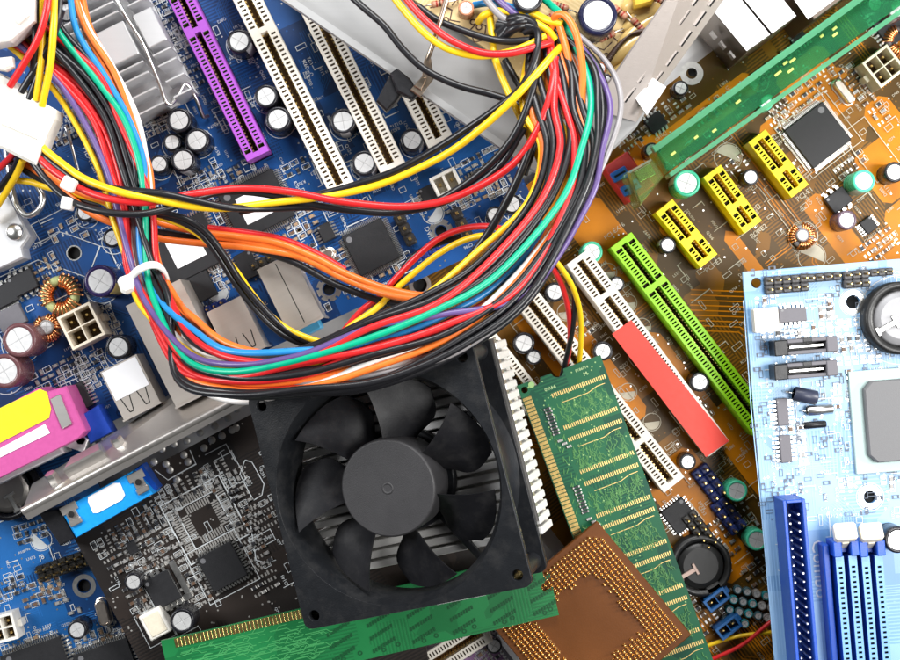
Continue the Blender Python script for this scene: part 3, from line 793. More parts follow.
# white front-audio socket
mb = MB(); mb.cbox(-13, 13, -10, 10, 0, 8, 0.6, 0)
for (x0, x1, y0, y1) in ((-13,-10,-10,10),(10,13,-10,10),(-9.98,9.98,7,10),(-1.4,1.4,-10,6.98),(-9.98,9.98,-10,-8)): mb.cbox(x0, x1, y0, y1, 7.8, 24, 0.5, 0)
for x in (-6, 6): mb.box(x-1.2, x+1.2, -1, 1.5, 8, 21, 1)
b.add(('white_socket', mb.mesh('white_socket', [WHITE, GOLD]), []), 446, 182, 24, -26.5)
# ports on the rear edge
b.add(port(36, 66, 44, PM, None, False), 290, 293, 44, -26.5); b.add(port(36, 52, 34, PM, None, True), 236, 329, 34, -26.5)
b.add(port(56, 104, 56, PM, None, False), 178, 343, 56, -26.5); b.add(port(38, 50, 34, PM, (-0.12, 0.47), True), 130, 387, 34, -26.5)
mb = MB(); mb.cbox(-15, 15, -5, 5, 0, 30, 1); b.add(('blue_socket', mb.mesh('blue_socket', plas((0.1,0.45,0.75))), []), 305, 330, 30, -26.5)
# parallel port: pink body, yellow and white labels, metal shell with jack screws
pp = MB(); solid(pp, b, [(-60,441),(38,388),(46,392),(66,386),(86,431),(80,438),(-60,508)], 60, 104, 0, 1.5)
PO = pp.build('parallel_port', plas((0.50,0.085,0.28), 0.35), b.root)
lb = MB(); solid(lb, b, [(-40,427),(40,389),(47,392),(51,409),(49,418),(-40,463)], 104.2, 104.7, 0, 0); lb.build('yellow_label', mat('yellow_label', (0.80,0.62,0.01), 0.5, var=0.02), PO)
lb = MB(); solid(lb, b, [(-40,470),(45,424),(50,433),(-40,477)], 104.2, 104.7, 0, 0); lb.build('white_label', LABEL, PO)
mb = MB(); solid(mb, b, [(50,399),(60,394),(72,424),(62,429)], 104.2, 106, 0, 0.5); mb.build('bracket_lug', ALUD, PO)
sh = MB(); solid(sh, b, [(-60,492),(58,440),(64,453),(-60,512)], 66, 96, 0, 2); solid(sh, b, [(-60,482),(72,428),(88,440),(84,452),(66,446),(-60,500)], 62, 88, 0, 1); sh.build('port_shell', ALU, PO)
def hexnut(r, h):
    m = MB(); m.lathe([(r, 0), (r, h*0.85), (r*0.85, h)], 6, 0, False); m.lathe([(r*0.5, h), (r*0.45, h-2)], 16, 1); return ('jack_screw', m.mesh('jack_screw', [TIN, HOLE]), [])
mb = MB(); solid(mb, b, [(80,416),(98,405),(112,432),(90,444)], 60, 84, 0, 1); mb.build('blue_port_body', plas((0.01,0.05,0.35)), b.root)
b.add(hexnut(6, 28), 79, 440, 34, 0)
# chipset heatsink: base, fins along the board, and a flat raised bridge
HS = MB(); o = b.root.location/S; q = U(113, 66, 60+46)
HS.M = T(q.x-o.x, q.y-o.y, 60-o.z, 26.5)
HS.box(-56, 56, -52, 90, 4, 10)
def fins(x0, x1):
    for y in (-52, -36, -20, -9, 43, 53, 66, 79, 88): HS.cbox(x0, x1, y, y+1.8, 9.9, 46, 0.4)
    HS.cbox(x0, x1, 0, 34, 9.9, 46, 0.8)
fins(-56, 27); fins(37, 56)
HO = HS.build('heatsink', ALU, b.root)
cl = MB(); zz = 46
cl.tube([local(b, u, v, h) for u, v, h in ((60,140,64),(66,128,80),(78,170,66))], 1.6, 8, 0, 5)
cl.tube([local(b, u, v, h) for u, v, h in ((104,-24,104),(118,2,104),(128,20,104),(142,42,102),(150,60,104),(159,82,104),(168,104,100),(178,96,92),(186,84,86),(196,98,80),(203,116,70),(208,116,64))], 2.0, 8, 0, 6)
cl.build('spring_clip', TIN, HO)
# processor socket lever and clip plate at the left edge
so = MB(); solid(so, b, [(-30,200),(6,190),(30,236),(22,248),(24,258),(-30,282)], 60, 84, 0, 2); SO = so.build('socket_frame', ALU, b.root)
lv = MB(); lv.tube([local(b, u, v, h) for u, v, h in ((6,150,90),(14,196,92),(22,212,92),(30,215,92),(40,208,92),(43,196,92),(36,182,90),(28,150,84))], 3.0, 10, 0, 6); lv.build('socket_lever', TIN, SO)
hd = MB(); hd.M = T(*local(b, 15, 232, 86)); hd.lathe([(8, 0), (8, 2), (7, 3.5), (0.5, 4)], 20); hd.build('rivet', TIN, SO)
# markings
b.poly([(31,225),(55,213),(66,207),(66,180)]); b.poly([(0,277),(38,260),(86,277)]); b.poly([(92,267),(100,246),(109,248),(119,269),(111,274)]); b.poly([(100,246),(70,235),(60,232),(42,244),(31,225)])
b.poly([(20,225),(30,246),(27,255),(0,266)])
b.text('HEATSINK1', 82, 148, 8, 63.5); b.text('ATX12V1', 98, 352, 10, 153.5); b.text('PCI1', 360, 205, 7, -26.5); b.text('DVI1', 424, 228, 6.5, 63.5)
b.text('COM1', 294, 228, 6, 63.5); b.text('FAN', 208, 183, 7, -26.5); b.text('AUX', 428, 175, 6, 63.5);
for (u, v, r, ca) in [(433,213,11,30),(218,292,11,0)]: b.ring(u, v, r, True, ca)
b.scribble(140, 520, 90, 320, 330, 4.0); b.scribble(0, 140, 200, 430, 120, 4.0); b.scribble(130, 260, 0, 180, 120, 4.0); b.scribble(300, 420, 0, 130, 60, 4.0)
for (u, v, nx, ny, px, py, f, k) in [(63,230,3,2,11,9,0.95,'c'),(85,235,1,1,9,9,1,'c'),(45,268,6,3,8,7,0.85,'rc'),(160,120,5,4,7,6,0.8,'rw'),(153,20,5,7,8,7,0.8,'rw'),(182,60,3,9,8,7,0.8,'rwd'),(175,40,3,3,8,8,0.8,'rw'),
        (60,130,5,5,7,6,0.7,'rc'),(200,180,6,3,8,7,0.7,'rw'),(210,210,2,5,9,7,0.6,'rw'),(225,180,5,3,8,7,0.8,'rwc'),(300,222,4,3,9,7,0.7,'wc'),(290,238,6,2,8,7,0.9,'cd'),(340,265,3,5,8,7,0.8,'cd'),
        (345,295,8,2,8,7,0.6,'wr'),(310,250,4,2,8,7,0.8,'r'),(395,265,5,2,8,7,0.7,'cw'),(415,205,4,2,8,7,0.6,'w'),(455,200,4,3,8,7,0.8,'wr'),(480,195,6,2,8,7,0.9,'c'),(475,165,7,3,8,7,0.8,'wr'),(500,185,4,3,8,7,0.7,'w'),
        (207,272,5,3,8,7,0.8,'rd'),(225,275,3,5,8,7,0.6,'w'),(60,375,7,4,8,7,0.8,'rw'),(95,370,4,5,8,7,0.8,'wr'),(110,320,2,5,8,7,0.5,'w'),(255,150,3,2,9,8,0.6,'r'),(300,165,4,2,9,8,0.6,'r')]:
    b.cluster(u, v, nx, ny, px, py, 6.0, 3.3, -26.5, f, k, 0.4)
b.autotrace(130, 540, 0, 330, 300, 0.8, 2.1); b.autotrace(0, 140, 190, 470, 30, 0.8, 2.1)
for (u, v) in ((350,30),(320,60),(400,60),(300,120)): b.bundle([(u,v),(u+45,v+90),(u+60,v+100),(u+100,v+80)], 12, 2.6, 0.9)
b.pour([(395,175),(520,115),(535,140),(405,205)])
b.vias(0, 540, 0, 400, 420)
b.finish(INK, mat('blue_copper', (0.012,0.085,0.28), 0.3, var=0.2, vscale=90), TIN)

# ================================================================ second blue board, lower left
LB = Board('motherboard', 'blue board corner with two-row pin header and mounting hole, beside the black card', (96, 478), -19, 260, 300, 30,
           pcb_mat('mid_blue_solder_mask', (0.006,0.045,0.16), (0.012,0.11,0.34), 0.3, -19, 1.0, 0.5), holes=[(84, 586, 6.5)], outline=[(-300,40),(0,40),(0,-300),(-300,-300)])
b = LB
b.add(header(7, 2, 8.0, 10, 14, (0.015,0.015,0.015)), 64, 566, 10, -19); b.add(hole_ring(7, 11.5, 0), 84, 586, 0.3)
b.add(crystal(27, 12, 11), 102, 613, 11, 75); b.add(cap(9.5, 26, KB, KS), 77, 630, 26, 60); b.add(chip(62, 40, 8, 26, 10, 6, False, 0), 36, 666, 8, -19); b.add(chip(56, 40, 8, 26, 10, 6, False, 0), 106, 666, 8, -19)
b.add(power_socket(2, 2, 12, 24, (0.8,0.77,0.7)), 2, 629, 24, -15)
b.ring(41, 540, 11, True, 120)
b.add(coin_holder(30, 16, (0.01,0.01,0.012), mat('steel_cell', (0.5,0.47,0.44), 0.4, 0.9)), 6, 490, 16, 60)
for (u, v, nx, ny, f, k) in [(45,585,4,2,0.9,'cd'),(42,598,5,2,0.9,'d'),(64,597,3,2,0.7,'w'),(75,612,2,1,1,'w'),(90,640,6,2,0.9,'cw'),(30,532,4,3,0.7,'r'),(10,588,4,3,0.5,'r'),(25,645,4,2,0.8,'cw'),(118,640,3,3,0.7,'cw')]:
    b.cluster(u, v, nx, ny, 8.5, 7, 6.2, 3.4, -19, f, k, 0.5)
b.scribble(0, 130, 510, 660, 110, 4); b.text('J8', 40, 560, 7, -19); b.text('PCI1', 16, 652, 7, -19); b.text('SYS_FAN', 72, 572, 5, -19)
b.poly([(0,522),(38,506)], 1.2); b.autotrace(0, 130, 500, 660, 40, 0.9, 2.3); b.vias(0, 130, 500, 660, 60)
b.pour([(0,525),(36,512),(52,548),(30,575),(0,580)])
b.finish(INK, mat('mid_blue_copper', (0.02,0.14,0.42), 0.3, var=0.2, vscale=90), TIN)

# ================================================================ black graphics card
GB = Board('graphics_card', 'black graphics card with blue video port and slanting steel bracket, beside the fan', (62, 515), -28, 300, 300, 78,
           pcb_mat('black_solder_mask', (0.010,0.007,0.006), (0.022,0.015,0.012), 0.4, -28, 1.0, 0.4), holes=[(158, 628, 4)], outline=[(0,0),(362,0),(362,-240),(300,-252),(250,-262),(236,-300),(0,-300)])
b = GB
# bracket: bent steel strip, thick rolled edge, connector shell and jack screws
br = MB(); E0, E1 = U(22,512,128), U(262,386,128); F0, F1 = U(32,484,84), U(246,350,84); o = b.root.location/S
G0, G1 = U(28,520,126), U(268,393,126)
n_ = (E1-E0).cross(F0-E0).normalized()
P = [E0, E1, F1, F0]; Q = [p-n_*3 for p in P]
br.put([p-o for p in P+Q], [(0,1,2,3),(7,6,5,4),(0,4,5,1),(1,5,6,2),(2,6,7,3),(3,7,4,0)])
br.tube([E0-o+Vector((0,0,-3)), E1-o+Vector((0,0,-3))], 4.0, 12, 0, 1)
P = [E0, E1, G1, G0]; Q = [p-Vector((0,0,7)) for p in P]; br.put([p-o for p in P+Q], [(0,1,2,3),(7,6,5,4),(0,4,5,1),(1,5,6,2),(2,6,7,3),(3,7,4,0)])
BK = br.build('bracket', STEEL, b.root)
ex, ey = (E1-E0).normalized(), (F0-E0).normalized()
FR = Matrix((( ex.x, ey.x, n_.x, 0),(ex.y, ey.y, n_.y, 0),(ex.z, ey.z, n_.z, 0),(0,0,0,1)))
if FR.to_3x3().determinant() < 0: pass
def on_bracket(u, v, lift=0):
    # point of the bracket plane seen at (u, v)
    c = Vector((0,0,D)); d = U(u, v, 0)-c; t = (E0-c).dot(n_)/d.dot(n_); return c+d*t-o
sgn = 1 if n_.z > 0 else -1
def shell(u, v, w, hgt, out):
    m = MB(); m.M = Matrix.Translation(on_bracket(u, v)) @ FR @ Matrix.Scale(sgn, 4, (0,0,1))
    pts = [(-w/2, -hgt/2), (w/2, -hgt/2), (w/2-4, hgt/2), (-w/2+4, hgt/2)]; m.prism(pts, 0, out, 0, 2); m.build('port_shell', STEEL, BK)
shell(91, 466, 40, 17, 14)
for u, v in ((122, 449), (57, 485), (100, 440)):
    t_ = hexnut(6, 14); oo = inst(t_, BK, (0,0,0)); oo.matrix_local = Matrix.Translation(on_bracket(u, v)*S) @ FR @ Matrix.Scale(sgn, 4, (0,0,1))
# blue video port
vp = MB(); solid(vp, b, [(60,510),(132,471),(153,494),(76,538)], 78, 116, 0, 1.5); VP = vp.build('video_port', plas((0.01,0.30,0.78), 0.35), b.root)
vl = MB(); solid(vl, b, [(88,497),(114,483),(120,483),(125,495),(122,500),(98,513),(93,513),(88,502)], 116.2, 116.8, 0, 0); vl.build('white_label', LABEL, VP)
for (u, v) in ((72, 514), (139, 482)):
    tb_ = MB(); tb_.M = T(*local(b, u, v, 116.4), 28); tb_.cbox(-8, 8, 2, 10, 0, 1.2, 0.3); tb_.cbox(-5, 5, -5, 1.98, 0, 1.2, 0.3); tb_.cbox(-6, 6, -11, -5.02, 0, 3, 0.8); tb_.lathe([(3, 3.1), (2.2, 3.3)], 12, 1); tb_.build('fixing_tab', [STEEL, HOLE], VP)
bk = MB(); solid(bk, b, [(38,513),(60,509),(76,538),(60,546)], 78, 112, 0, 1.5); bk.build('port_housing', BLACK, b.root)
bk = MB(); solid(bk, b, [(132,471),(142,464),(158,488),(153,494)], 78, 100, 0, 1); bk.build('port_housing', plas((0.005,0.06,0.35)), b.root)
b.dots([(154,462),(162,449),(174,444),(187,441),(200,433),(215,426),(228,418),(237,409),(166,464),(170,470),(184,455),(188,462),(177,480),(212,440),(222,436),(204,448),(232,430),(236,428)], 3.6)
x, y = b.loc(205, 520); k = b.pad.M; b.pad.M = k @ T(x, y, 0)
for i in range(18):
    for a in range(4):
        kk = b.pad.M; b.pad.M = kk @ T(0, 0, 0, 90*a); b.pad.box(-22+i*2.5, -22+i*2.5+1.5, 21, 29, 0.02, 0.3); b.pad.M = kk
        if 3 < i < 14: kk = b.pad.M; b.pad.M = kk @ T(0, 0, 0, 90*a); b.pad.box(-22+i*2.5, -22+i*2.5+1.5, 12, 19, 0.02, 0.3); b.pad.M = kk
b.pad.M = k
b.obox(205, 520, 42, 42, -28, 1.0)
for i in range(3): b.pads(146+i*9, 568-i*5, 14, 4, 62)
b.add(chip(36, 36, 8, 11, 11, 4, False, 0), 222, 567, 8, -28); b.add(chip(26, 30, 10, 4, 0, 7, False, 0), 162, 590, 10, -28)
mb = MB(); mb.cbox(-19, 19, -20, -14, 0, 2, 0.3); mb.cbox(13, 19, -13.98, 20, 0, 2, 0.3); b.add(('heat_tab', mb.mesh('heat_tab', TIN), []), 166, 588, 2, -28)
b.add(chip(10, 12, 5, 0, 3, 4, False, 0), 132, 548, 5, -28)
b.add(cap(11.5, 32, KB, KS), 182, 621, 32, 150); b.add(cap(8.5, 20, KB, KS), 133, 582, 20, 60)
mb = MB(); mb.cbox(-11, 11, -13, 13, 0, 18, 1, 0); mb.cbox(-8, 8, -10, 10, 18.05, 18.6, 0.3, 1); b.add(('white_socket', mb.mesh('white_socket', [WHITE, CREAM]), []), 155, 624, 18, -28)
b.obox(205, 520, 64, 64, -28, 1.1); b.obox(222, 567, 54, 54, -28); b.obox(155, 626, 28, 34, -28); b.obox(230, 470, 20, 30, -28); b.obox(262, 540, 12, 24, 62)
b.poly([(155,470),(168,480),(196,464),(190,450)]); b.poly([(205,455),(226,444),(236,462)]); b.poly([(245,460),(252,462),(264,484),(262,495),(254,500),(250,494),(240,474),(245,460)])
b.poly([(250,520),(256,560),(266,563),(276,560)]); b.ring(207, 478, 7, True, 60)
for (u, v, nx, ny, f) in [(112,540,6,2,0.6),(140,525,9,3,0.5),(165,505,6,3,0.5),(188,487,8,3,0.45),(215,478,5,4,0.35),(118,560,4,4,0.55),(135,565,3,3,0.5),(150,550,4,5,0.5),(160,540,4,4,0.5),(170,525,4,3,0.5),(138,600,3,5,0.6),(148,607,3,3,0.6),
        (190,560,3,6,0.4),(195,595,4,4,0.35),(180,570,2,5,0.5),(240,505,4,5,0.35),(245,530,4,6,0.35),(255,555,4,4,0.35),(262,580,4,4,0.3),(235,480,4,3,0.3),(205,595,4,2,0.3),(150,570,2,2,0.6),(265,515,4,4,0.35),(228,515,2,6,0.4)]:
    b.cluster(u, v, nx, ny, 7.4, 7.4, 5.6, 3.2, -28, f, 'rwwd', 0.2, 62 if nx > ny else -28)
b.scribble(110, 300, 430, 650, 70, 4.0); b.vias(100, 300, 420, 650, 200)
b.add(hole_ring(4, 6.5, 0), 158, 628, 0.3)
b.finish(INK, mat('black_copper', (0.03,0.022,0.018), 0.35), mat('solder_grey', (0.52,0.50,0.47), 0.45, 0.7))

# ================================================================ purple board, bottom
PB = Board('sound_card', 'purple circuit board with cream slot peeping out below the green memory module', (405, 640), -38, 150, 240, 30,
           pcb_mat('purple_solder_mask', (0.16,0.07,0.17), (0.30,0.16,0.32), 0.35, -38, 1.0, 0.5))
b = PB
slot_on(b, 420, 672, 486, 630, 27, 32, PCIW, 0, 7, 20, 'cream card slot')
b.add(cap(8, 22, KB, KS), 494, 646, 22, 30); b.add(chip(44, 44, 10, 11, 11, 4, True, 0.42), 522, 640, 10, 52)
b.add(crystal(26, 10, 10), 560, 652, 10, 52)
for (u, v, nx, ny) in [(545,640,5,4),(505,660,4,3),(480,655,3,3)]: b.cluster(u, v, nx, ny, 8, 7, 6, 3.4, -38, 0.8)
b.scribble(430, 560, 620, 660, 60); b.autotrace(430, 560, 610, 660, 20)
b.finish(INK, mat('purple_copper', (0.36,0.2,0.4), 0.35), TIN)
# ================================================================ pale blue board, right
WB = Board('motherboard', 'pale blue motherboard with coin cell, dark blue drive socket and two memory slots', (743, 272), -4.7, 320, 520, 130,
           pcb_mat('pale_blue_solder_mask', (0.13,0.29,0.53), (0.21,0.39,0.62), 0.40, -4.7, 1.1, 0.5, 0.7), holes=[(756.5, 283, 5), (853, 302, 6.5), (870, 497, 6)])
b = WB
GP = (0.05,0.05,0.055)
b.add(header(5, 2, 8.0, 7, 12, GP), 787, 284, 7, -4.7); b.add(header(4, 1, 8, 7, 12, GP), 824, 277, 7, -4.7)
b.add(header(3, 2, 8.0, 7, 12, GP), 857, 279, 7, -4.7); b.add(header(3, 1, 7, 7, 12, GP), 882, 272, 7, -4.7)
b.add(chip(25, 13, 7, 6, 0, 4.5, True, 0), 793, 315, 7, -4.7); b.add(chip(10.5, 25, 6, 0, 6, 5.5, True, 0), 783, 412, 6, -4.7); b.add(chip(10.5, 25, 6, 0, 6, 5.5, True, 0), 786, 449, 6, -4.7)
mb = MB(); mb.cbox(-11, 11, -11, 11, 0, 14, 0.8)
for y in (-8, 0, 8): mb.cbox(-4, 7, y-1, y+1, 14.02, 15, 0.3)
b.add(('white_socket', mb.mesh('white_socket', WHITE), []), 767, 320, 15, -4.7)
for v in (346, 370):
    mb = MB(); L_, W_ = 54, 14
    mb.cbox(-L_/2-3, -L_/2+9, -W_/2, W_/2, 0, 24, 0.8, 0); mb.cbox(L_/2-10, L_/2, -W_/2, W_/2, 0, 24, 0.8, 1); mb.cbox(-L_/2+9.02, L_/2-10.02, W_/2-3.4, W_/2, 0, 24, 0.6, 1); mb.cbox(-L_/2+9.02, L_/2-10.02, -W_/2, -W_/2+3.4, 0, 22, 0.6, 1)
    mb.cbox(-L_/2+11, L_/2-12, -1.2, 1.2, 0, 20, 0.4, 2); mb.cbox(-4, 4, W_/2-3.3, W_/2+0.6, 0, 24.6, 0.4, 0); mb.box(-L_/2+9.03, L_/2-10.03, -W_/2+3.42, W_/2-3.42, 0, 4, 0)
    b.add(('drive_socket', mb.mesh('drive_socket', [BLACK, CHIPG, TIN]), []), 808, v, 24, -4.7)
def lying_can(l, r, m, lead=9):
    mb = MB(); mb.M = Matrix.Translation((0, 0, r+0.3)) @ Matrix.Rotation(R(90), 4, 'Y'); mb.lathe([(r*0.8, -l/2), (r, -l/2+1), (r, l/2-1), (r*0.8, l/2)], 20, 0)
    mb.M = Matrix.Identity(4); mb.tube([(-l/2, 0, r), (-l/2-lead*0.6, 0, r), (-l/2-lead, 0, 0.2)], 0.9, 6, 1, 3)
    return mb, m
mb, m_ = lying_can(22, 6.5, None); b.add(('lying_capacitor', mb.mesh('lying_capacitor', [plas((0.03,0.035,0.06)), TIN]), []), 807, 396, 13, 12)
mb, m_ = lying_can(24, 4.6, None, 5); b.add(('crystal', mb.mesh('crystal', [TIN, TIN]), []), 821, 410, 9, -4.7)
mb, m_ = lying_can(20, 3.2, None, 6); b.add(('diode', mb.mesh('diode', [BLACK, TIN]), []), 816, 425, 7, -4.7)
# ball-grid chip on its pale carrier
mb = MB(); mb.cbox(-58, 58, -47, 47, 0, 5, 0.6); c_ = 7
CB = ('chip_carrier', mb.mesh('chip_carrier', plas((0.38,0.50,0.48), 0.45)), [])
mb = MB(); w, q = 47, 37; mb.prism([(-w+c_,-q),(w-c_,-q),(w,-q+c_),(w,q-c_),(w-c_,q),(-w+c_,q),(-w,q-c_),(-w,-q+c_)], 5, 13, 0, 1.5)
CB[2].append(('chip', mb.mesh('chip', mat('mid_grey_epoxy', (0.135,0.135,0.14), 0.6, bump=0.2, bscale=6000)), []))
b.add(CB, 916, 418, 5, -4.7)
b.add(coin_holder(33, 20, (0.012,0.012,0.014), mat('grey_cell', (0.26,0.26,0.27), 0.5, 0.3)), 902, 318, 20, 150); b.ring(900, 320, 41, False)
for u, v, r0 in ((853,302,6.5),(870,497,6)): b.add(hole_ring(r0+0.2, 11, 0), u, v, 0.3); b.ring(u, v, 13, False)
# drive connector: open-topped shroud with two rows of pins
def shroud(L, W, H, nc, col):
    mb = MB(); w = 3.0
    mb.box(-W/2, W/2, -L/2, L/2, 0, 5, 0); mb.cbox(-W/2, -W/2+w, -L/2, L/2, 4.9, H, 0.6); mb.cbox(W/2-w, W/2, -L/2, L/2, 4.9, H, 0.6)
    mb.cbox(-W/2+w, W/2-w, L/2-w, L/2, 4.9, H-0.05, 0.6); mb.cbox(-W/2+w, W/2-w, -L/2, -L/2+w, 4.9, H-0.05, 0.6)
    pn = MB(); p = (L-24)/nc
    for i in range(nc):
        for x in (-4, 4): y = L/2-14-i*p; pn.cbox(x-1.1, x+1.1, y-1.1, y+1.1, 5, H-4, 0.5)
    return ('drive_connector', mb.mesh('drive_connector', plas(col, 0.35)), [('connector_pins', pn.mesh('connector_pins', TIN), [])])
b.add(shroud(250, 20, 38, 30, (0.015,0.07,0.40)), 805.5, 640, 38, -4.7)
# two memory slots with cream latches
def dimm(L, col, dk):
    mb = MB(); H = 28; n = 54; e = 8
    for s_ in (-1, 1):
        x0, x1 = (2.2, 9.5) if s_ > 0 else (-9.5, -2.2)
        def q(a, b_, c, d, m=0): mb.put([a, b_, c, d], [(0,1,2,3)], m)
        p = (L-2*e)/n; h0, h1 = x0+2.0, x1-2.0
        q((x0,0,H),(x1,0,H),(x1,-e,H),(x0,-e,H)); q((x0,-L+e,H),(x1,-L+e,H),(x1,-L,H),(x0,-L,H))
        for i in range(n):
            a = -e-i*p; b1 = a-p; c0 = a-p*0.28; c1 = a-p*0.72; z = H-5
            q((x0,a,H),(x1,a,H),(x1,c0,H),(x0,c0,H)); q((x0,c1,H),(x1,c1,H),(x1,b1,H),(x0,b1,H)); q((x0,c0,H),(h0,c0,H),(h0,c1,H),(x0,c1,H)); q((h1,c0,H),(x1,c0,H),(x1,c1,H),(h1,c1,H))
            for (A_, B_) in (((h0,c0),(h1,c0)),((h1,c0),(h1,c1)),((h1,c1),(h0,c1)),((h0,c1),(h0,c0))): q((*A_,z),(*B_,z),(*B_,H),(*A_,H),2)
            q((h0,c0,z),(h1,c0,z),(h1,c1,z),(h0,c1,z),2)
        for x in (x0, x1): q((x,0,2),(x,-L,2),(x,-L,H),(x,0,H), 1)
        q((x0,0,2),(x1,0,2),(x1,0,H),(x0,0,H),0)
    mb.box(-11.5, 11.5, -L, 6, 0, 6, 1); mb.box(-2.2, 2.2, -L, -0.1, 6, 10, 1)
    mb.cbox(-11.5, -4, 0.1, 14, 6, 32, 0.8, 1); mb.cbox(4, 11.5, 0.1, 14, 6, 32, 0.8, 1); mb.cbox(-3.9, 3.9, 2, 8, 6, 20, 0.6, 1)
    l = MB(); l.M = Matrix.Translation((0, 8, 18)) @ Matrix.Rotation(R(-28), 4, 'X')
    l.cbox(-3.4, 3.4, -3, 5, -10, 14, 0.8); l.cbox(-10, 10, -2, 14, 14.02, 23, 2)
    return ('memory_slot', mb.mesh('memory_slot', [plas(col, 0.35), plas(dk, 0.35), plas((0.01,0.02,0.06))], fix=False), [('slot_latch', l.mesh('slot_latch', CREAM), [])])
dt = dimm(260, (0.16,0.34,0.62), (0.012,0.075,0.42))
for u in (846, 872): b.add(dt, u, 556, 28, -4.7)
mb = MB(); mb.cbox(-3, 3, -70, 70, 0, 18, 1); b.add(('slot_wall', mb.mesh('slot_wall', plas((0.012,0.075,0.42))), []), 832, 622, 18, -4.7)
b.add(cap(12, 30, KB, KS), 898, 540, 30, 20)
b.text('Combo', 811.5, 540, 17.5, 85.3); b.text('compatibility and', 776, 528, 8, 85)
b.poly([(784,545),(800,660)], 0.8)
for (u, v, nx, ny, f) in [(832,312,3,2,0.4),(825,313,2,2,0.8),(822,330,7,2,0.3),(860,322,6,1,0.3),(862,338,6,1,0.3),(800,333,5,1,0.3),(856,348,6,1,0.4),(850,385,1,5,0.4),(838,400,1,5,0.3),(802,445,1,6,0.3),(855,360,7,1,0.4),(783,430,3,1,0.3),(850,485,3,2,0.4),(838,300,3,2,0.4),(765,300,3,1,0.3),(783,333,6,1,0.3),(880,484,4,2,0.6)]:
    b.cluster(u, v, nx, ny, 8, 7, 6, 3.4, -4.7, f, 'rwd', 0.7, -4.7 if ny > nx else 85.3)
b.scribble(750, 900, 270, 520, 190, 4.2)
DKI = MB(); DKI.M = b.L.copy()
for _ in range(190):
    u, v = rng.uniform(752, 898), rng.uniform(268, 515); x, y = b.loc(u, v)
    k = DKI.M; DKI.M = k @ T(x, y, 0, rng.choice((0, 90))); DKI.outline(-3.4, 3.4, -1.8, 1.8, 0.5, 0.4+_*0.004)
    if rng.random() < 0.5: DKI.rect(-3.2, -1.8, -1.6, 1.6, 0.41+_*0.004); DKI.rect(1.8, 3.2, -1.6, 1.6, 0.41+_*0.004)
    DKI.M = k
DKI.build('component_outlines', mat('dark_print', (0.10,0.12,0.16), 0.5), b.root, fix=False)
b.autotrace(750, 900, 270, 640, 90, 0.8, 2.2); b.bundle([(749,300),(757,410),(766,500),(780,655)], 5, 2.6, 0.8); b.bundle([(760,273),(830,267),(905,261)], 4, 2.4, 0.8); b.vias(750, 900, 270, 520, 260)
b.finish(INK, mat('pale_blue_copper', (0.27,0.46,0.68), 0.40, var=0.15, vscale=90), TIN)

# ================================================================ memory modules
def module(name, label, corner, ang, L, W, h, m, notch, finger_side, chips):
    B = Board(name, label, corner, ang, L, W, h, m, t=4, cat='memory module', outline=notch)
    return B
GM = pcb_mat('green_solder_mask', (0.006,0.065,0.036), (0.012,0.10,0.045), 0.36, -20.3, 1.6, 0.5, 0.25)
def arc(cx, cy, r, a0, a1, n=8): return [(cx+r*math.cos(R(a0+(a1-a0)*i/n)), cy+r*math.sin(R(a0+(a1-a0)*i/n))) for i in range(n+1)]
W_ = 83
out = [(0,0)] + arc(17,0,6,180,360) + arc(40,0,6,180,360) + [(W_,0),(W_,-420),(0,-420)]
M1 = Board('memory_module', 'green memory module with gold edge contacts standing upright right of the fan', (517, 386), -20.3, W_, 420, 98, GM, holes=[(524.5, 390, 3.2)], t=4, cat='memory module', outline=out)
b = M1; b.root['label'] = 'long dark green memory module with gold edge contacts, running under the brown processor'
fg = MB(); fg.M = b.L.copy()
for i in range(110): fg.cbox(0.6, 9, -13-(i+1)*3.7+0.7, -13-i*3.7, 0, 0.35, 0.1)
fg.build('edge_contacts', GOLD, b.root)
yd = MB(); yd.M = b.L.copy()
y = -18
for k in range(9):
    for dy in (0, 32):
        for i in range(27):
            x = 28+i*2.0
            yd.box(x-0.5, x+0.5, -18-k*44-dy-3.9, -18-k*44-dy, 0.05, 0.3)
    yd.line([(34,-23-k*44-6), (60,-23-k*44-6), (70,-23-k*44-3), (78,-23-k*44-3)], 0.6, 0.25)
yd.build('chip_pads', mat('pale_gold_pads', (0.74,0.53,0.20), 0.35, 0.8), b.root)
tr = random.Random(3)
for k in range(9):
    for i in range(95):
        x = tr.uniform(28, 77); y = -26-k*44-tr.uniform(0, 22); l = tr.uniform(3, 11)
        p = [(x, y), (x, y-l*0.5), (x+tr.choice((-2,2)), y-l*0.5-2), (x+tr.choice((-2,2)), y-l)]
        b.cu.line(p, 0.55, b.ncz())
    for i in range(16):
        x = tr.uniform(12, 27); y = -20-k*44-tr.uniform(0, 40); b.cu.line([(x, y), (x+tr.uniform(-4,4), y-tr.uniform(2,7))], 0.7, b.ncz())
for k in range(5):
    for i in range(9):
        q = b.F @ Vector((19+(i%2)*0.5, -30-k*78-i*3.1, 0)); pq = (q.x/K(98)+450, 330-q.y/K(98)); b.smd(pq[0], pq[1], 7, 2.2, 1.6, 'r', -20.3)
    for i in range(3):
        q = b.F @ Vector((20+i*3, -62-k*78-i*4, 0)); pq = (q.x/K(98)+450, 330-q.y/K(98)); b.smd(pq[0], pq[1], 5, 2.6, 1.6, 'w', -20.3)
for i in range(160):
    q = (tr.uniform(3, 80), -tr.uniform(4, 300)); b.pad.disc(0.75, 0.2+i*0.0004, 8, 0, *q)
b.pad.disc(3.0, 0.3, 16, 0, 13, -3.6)
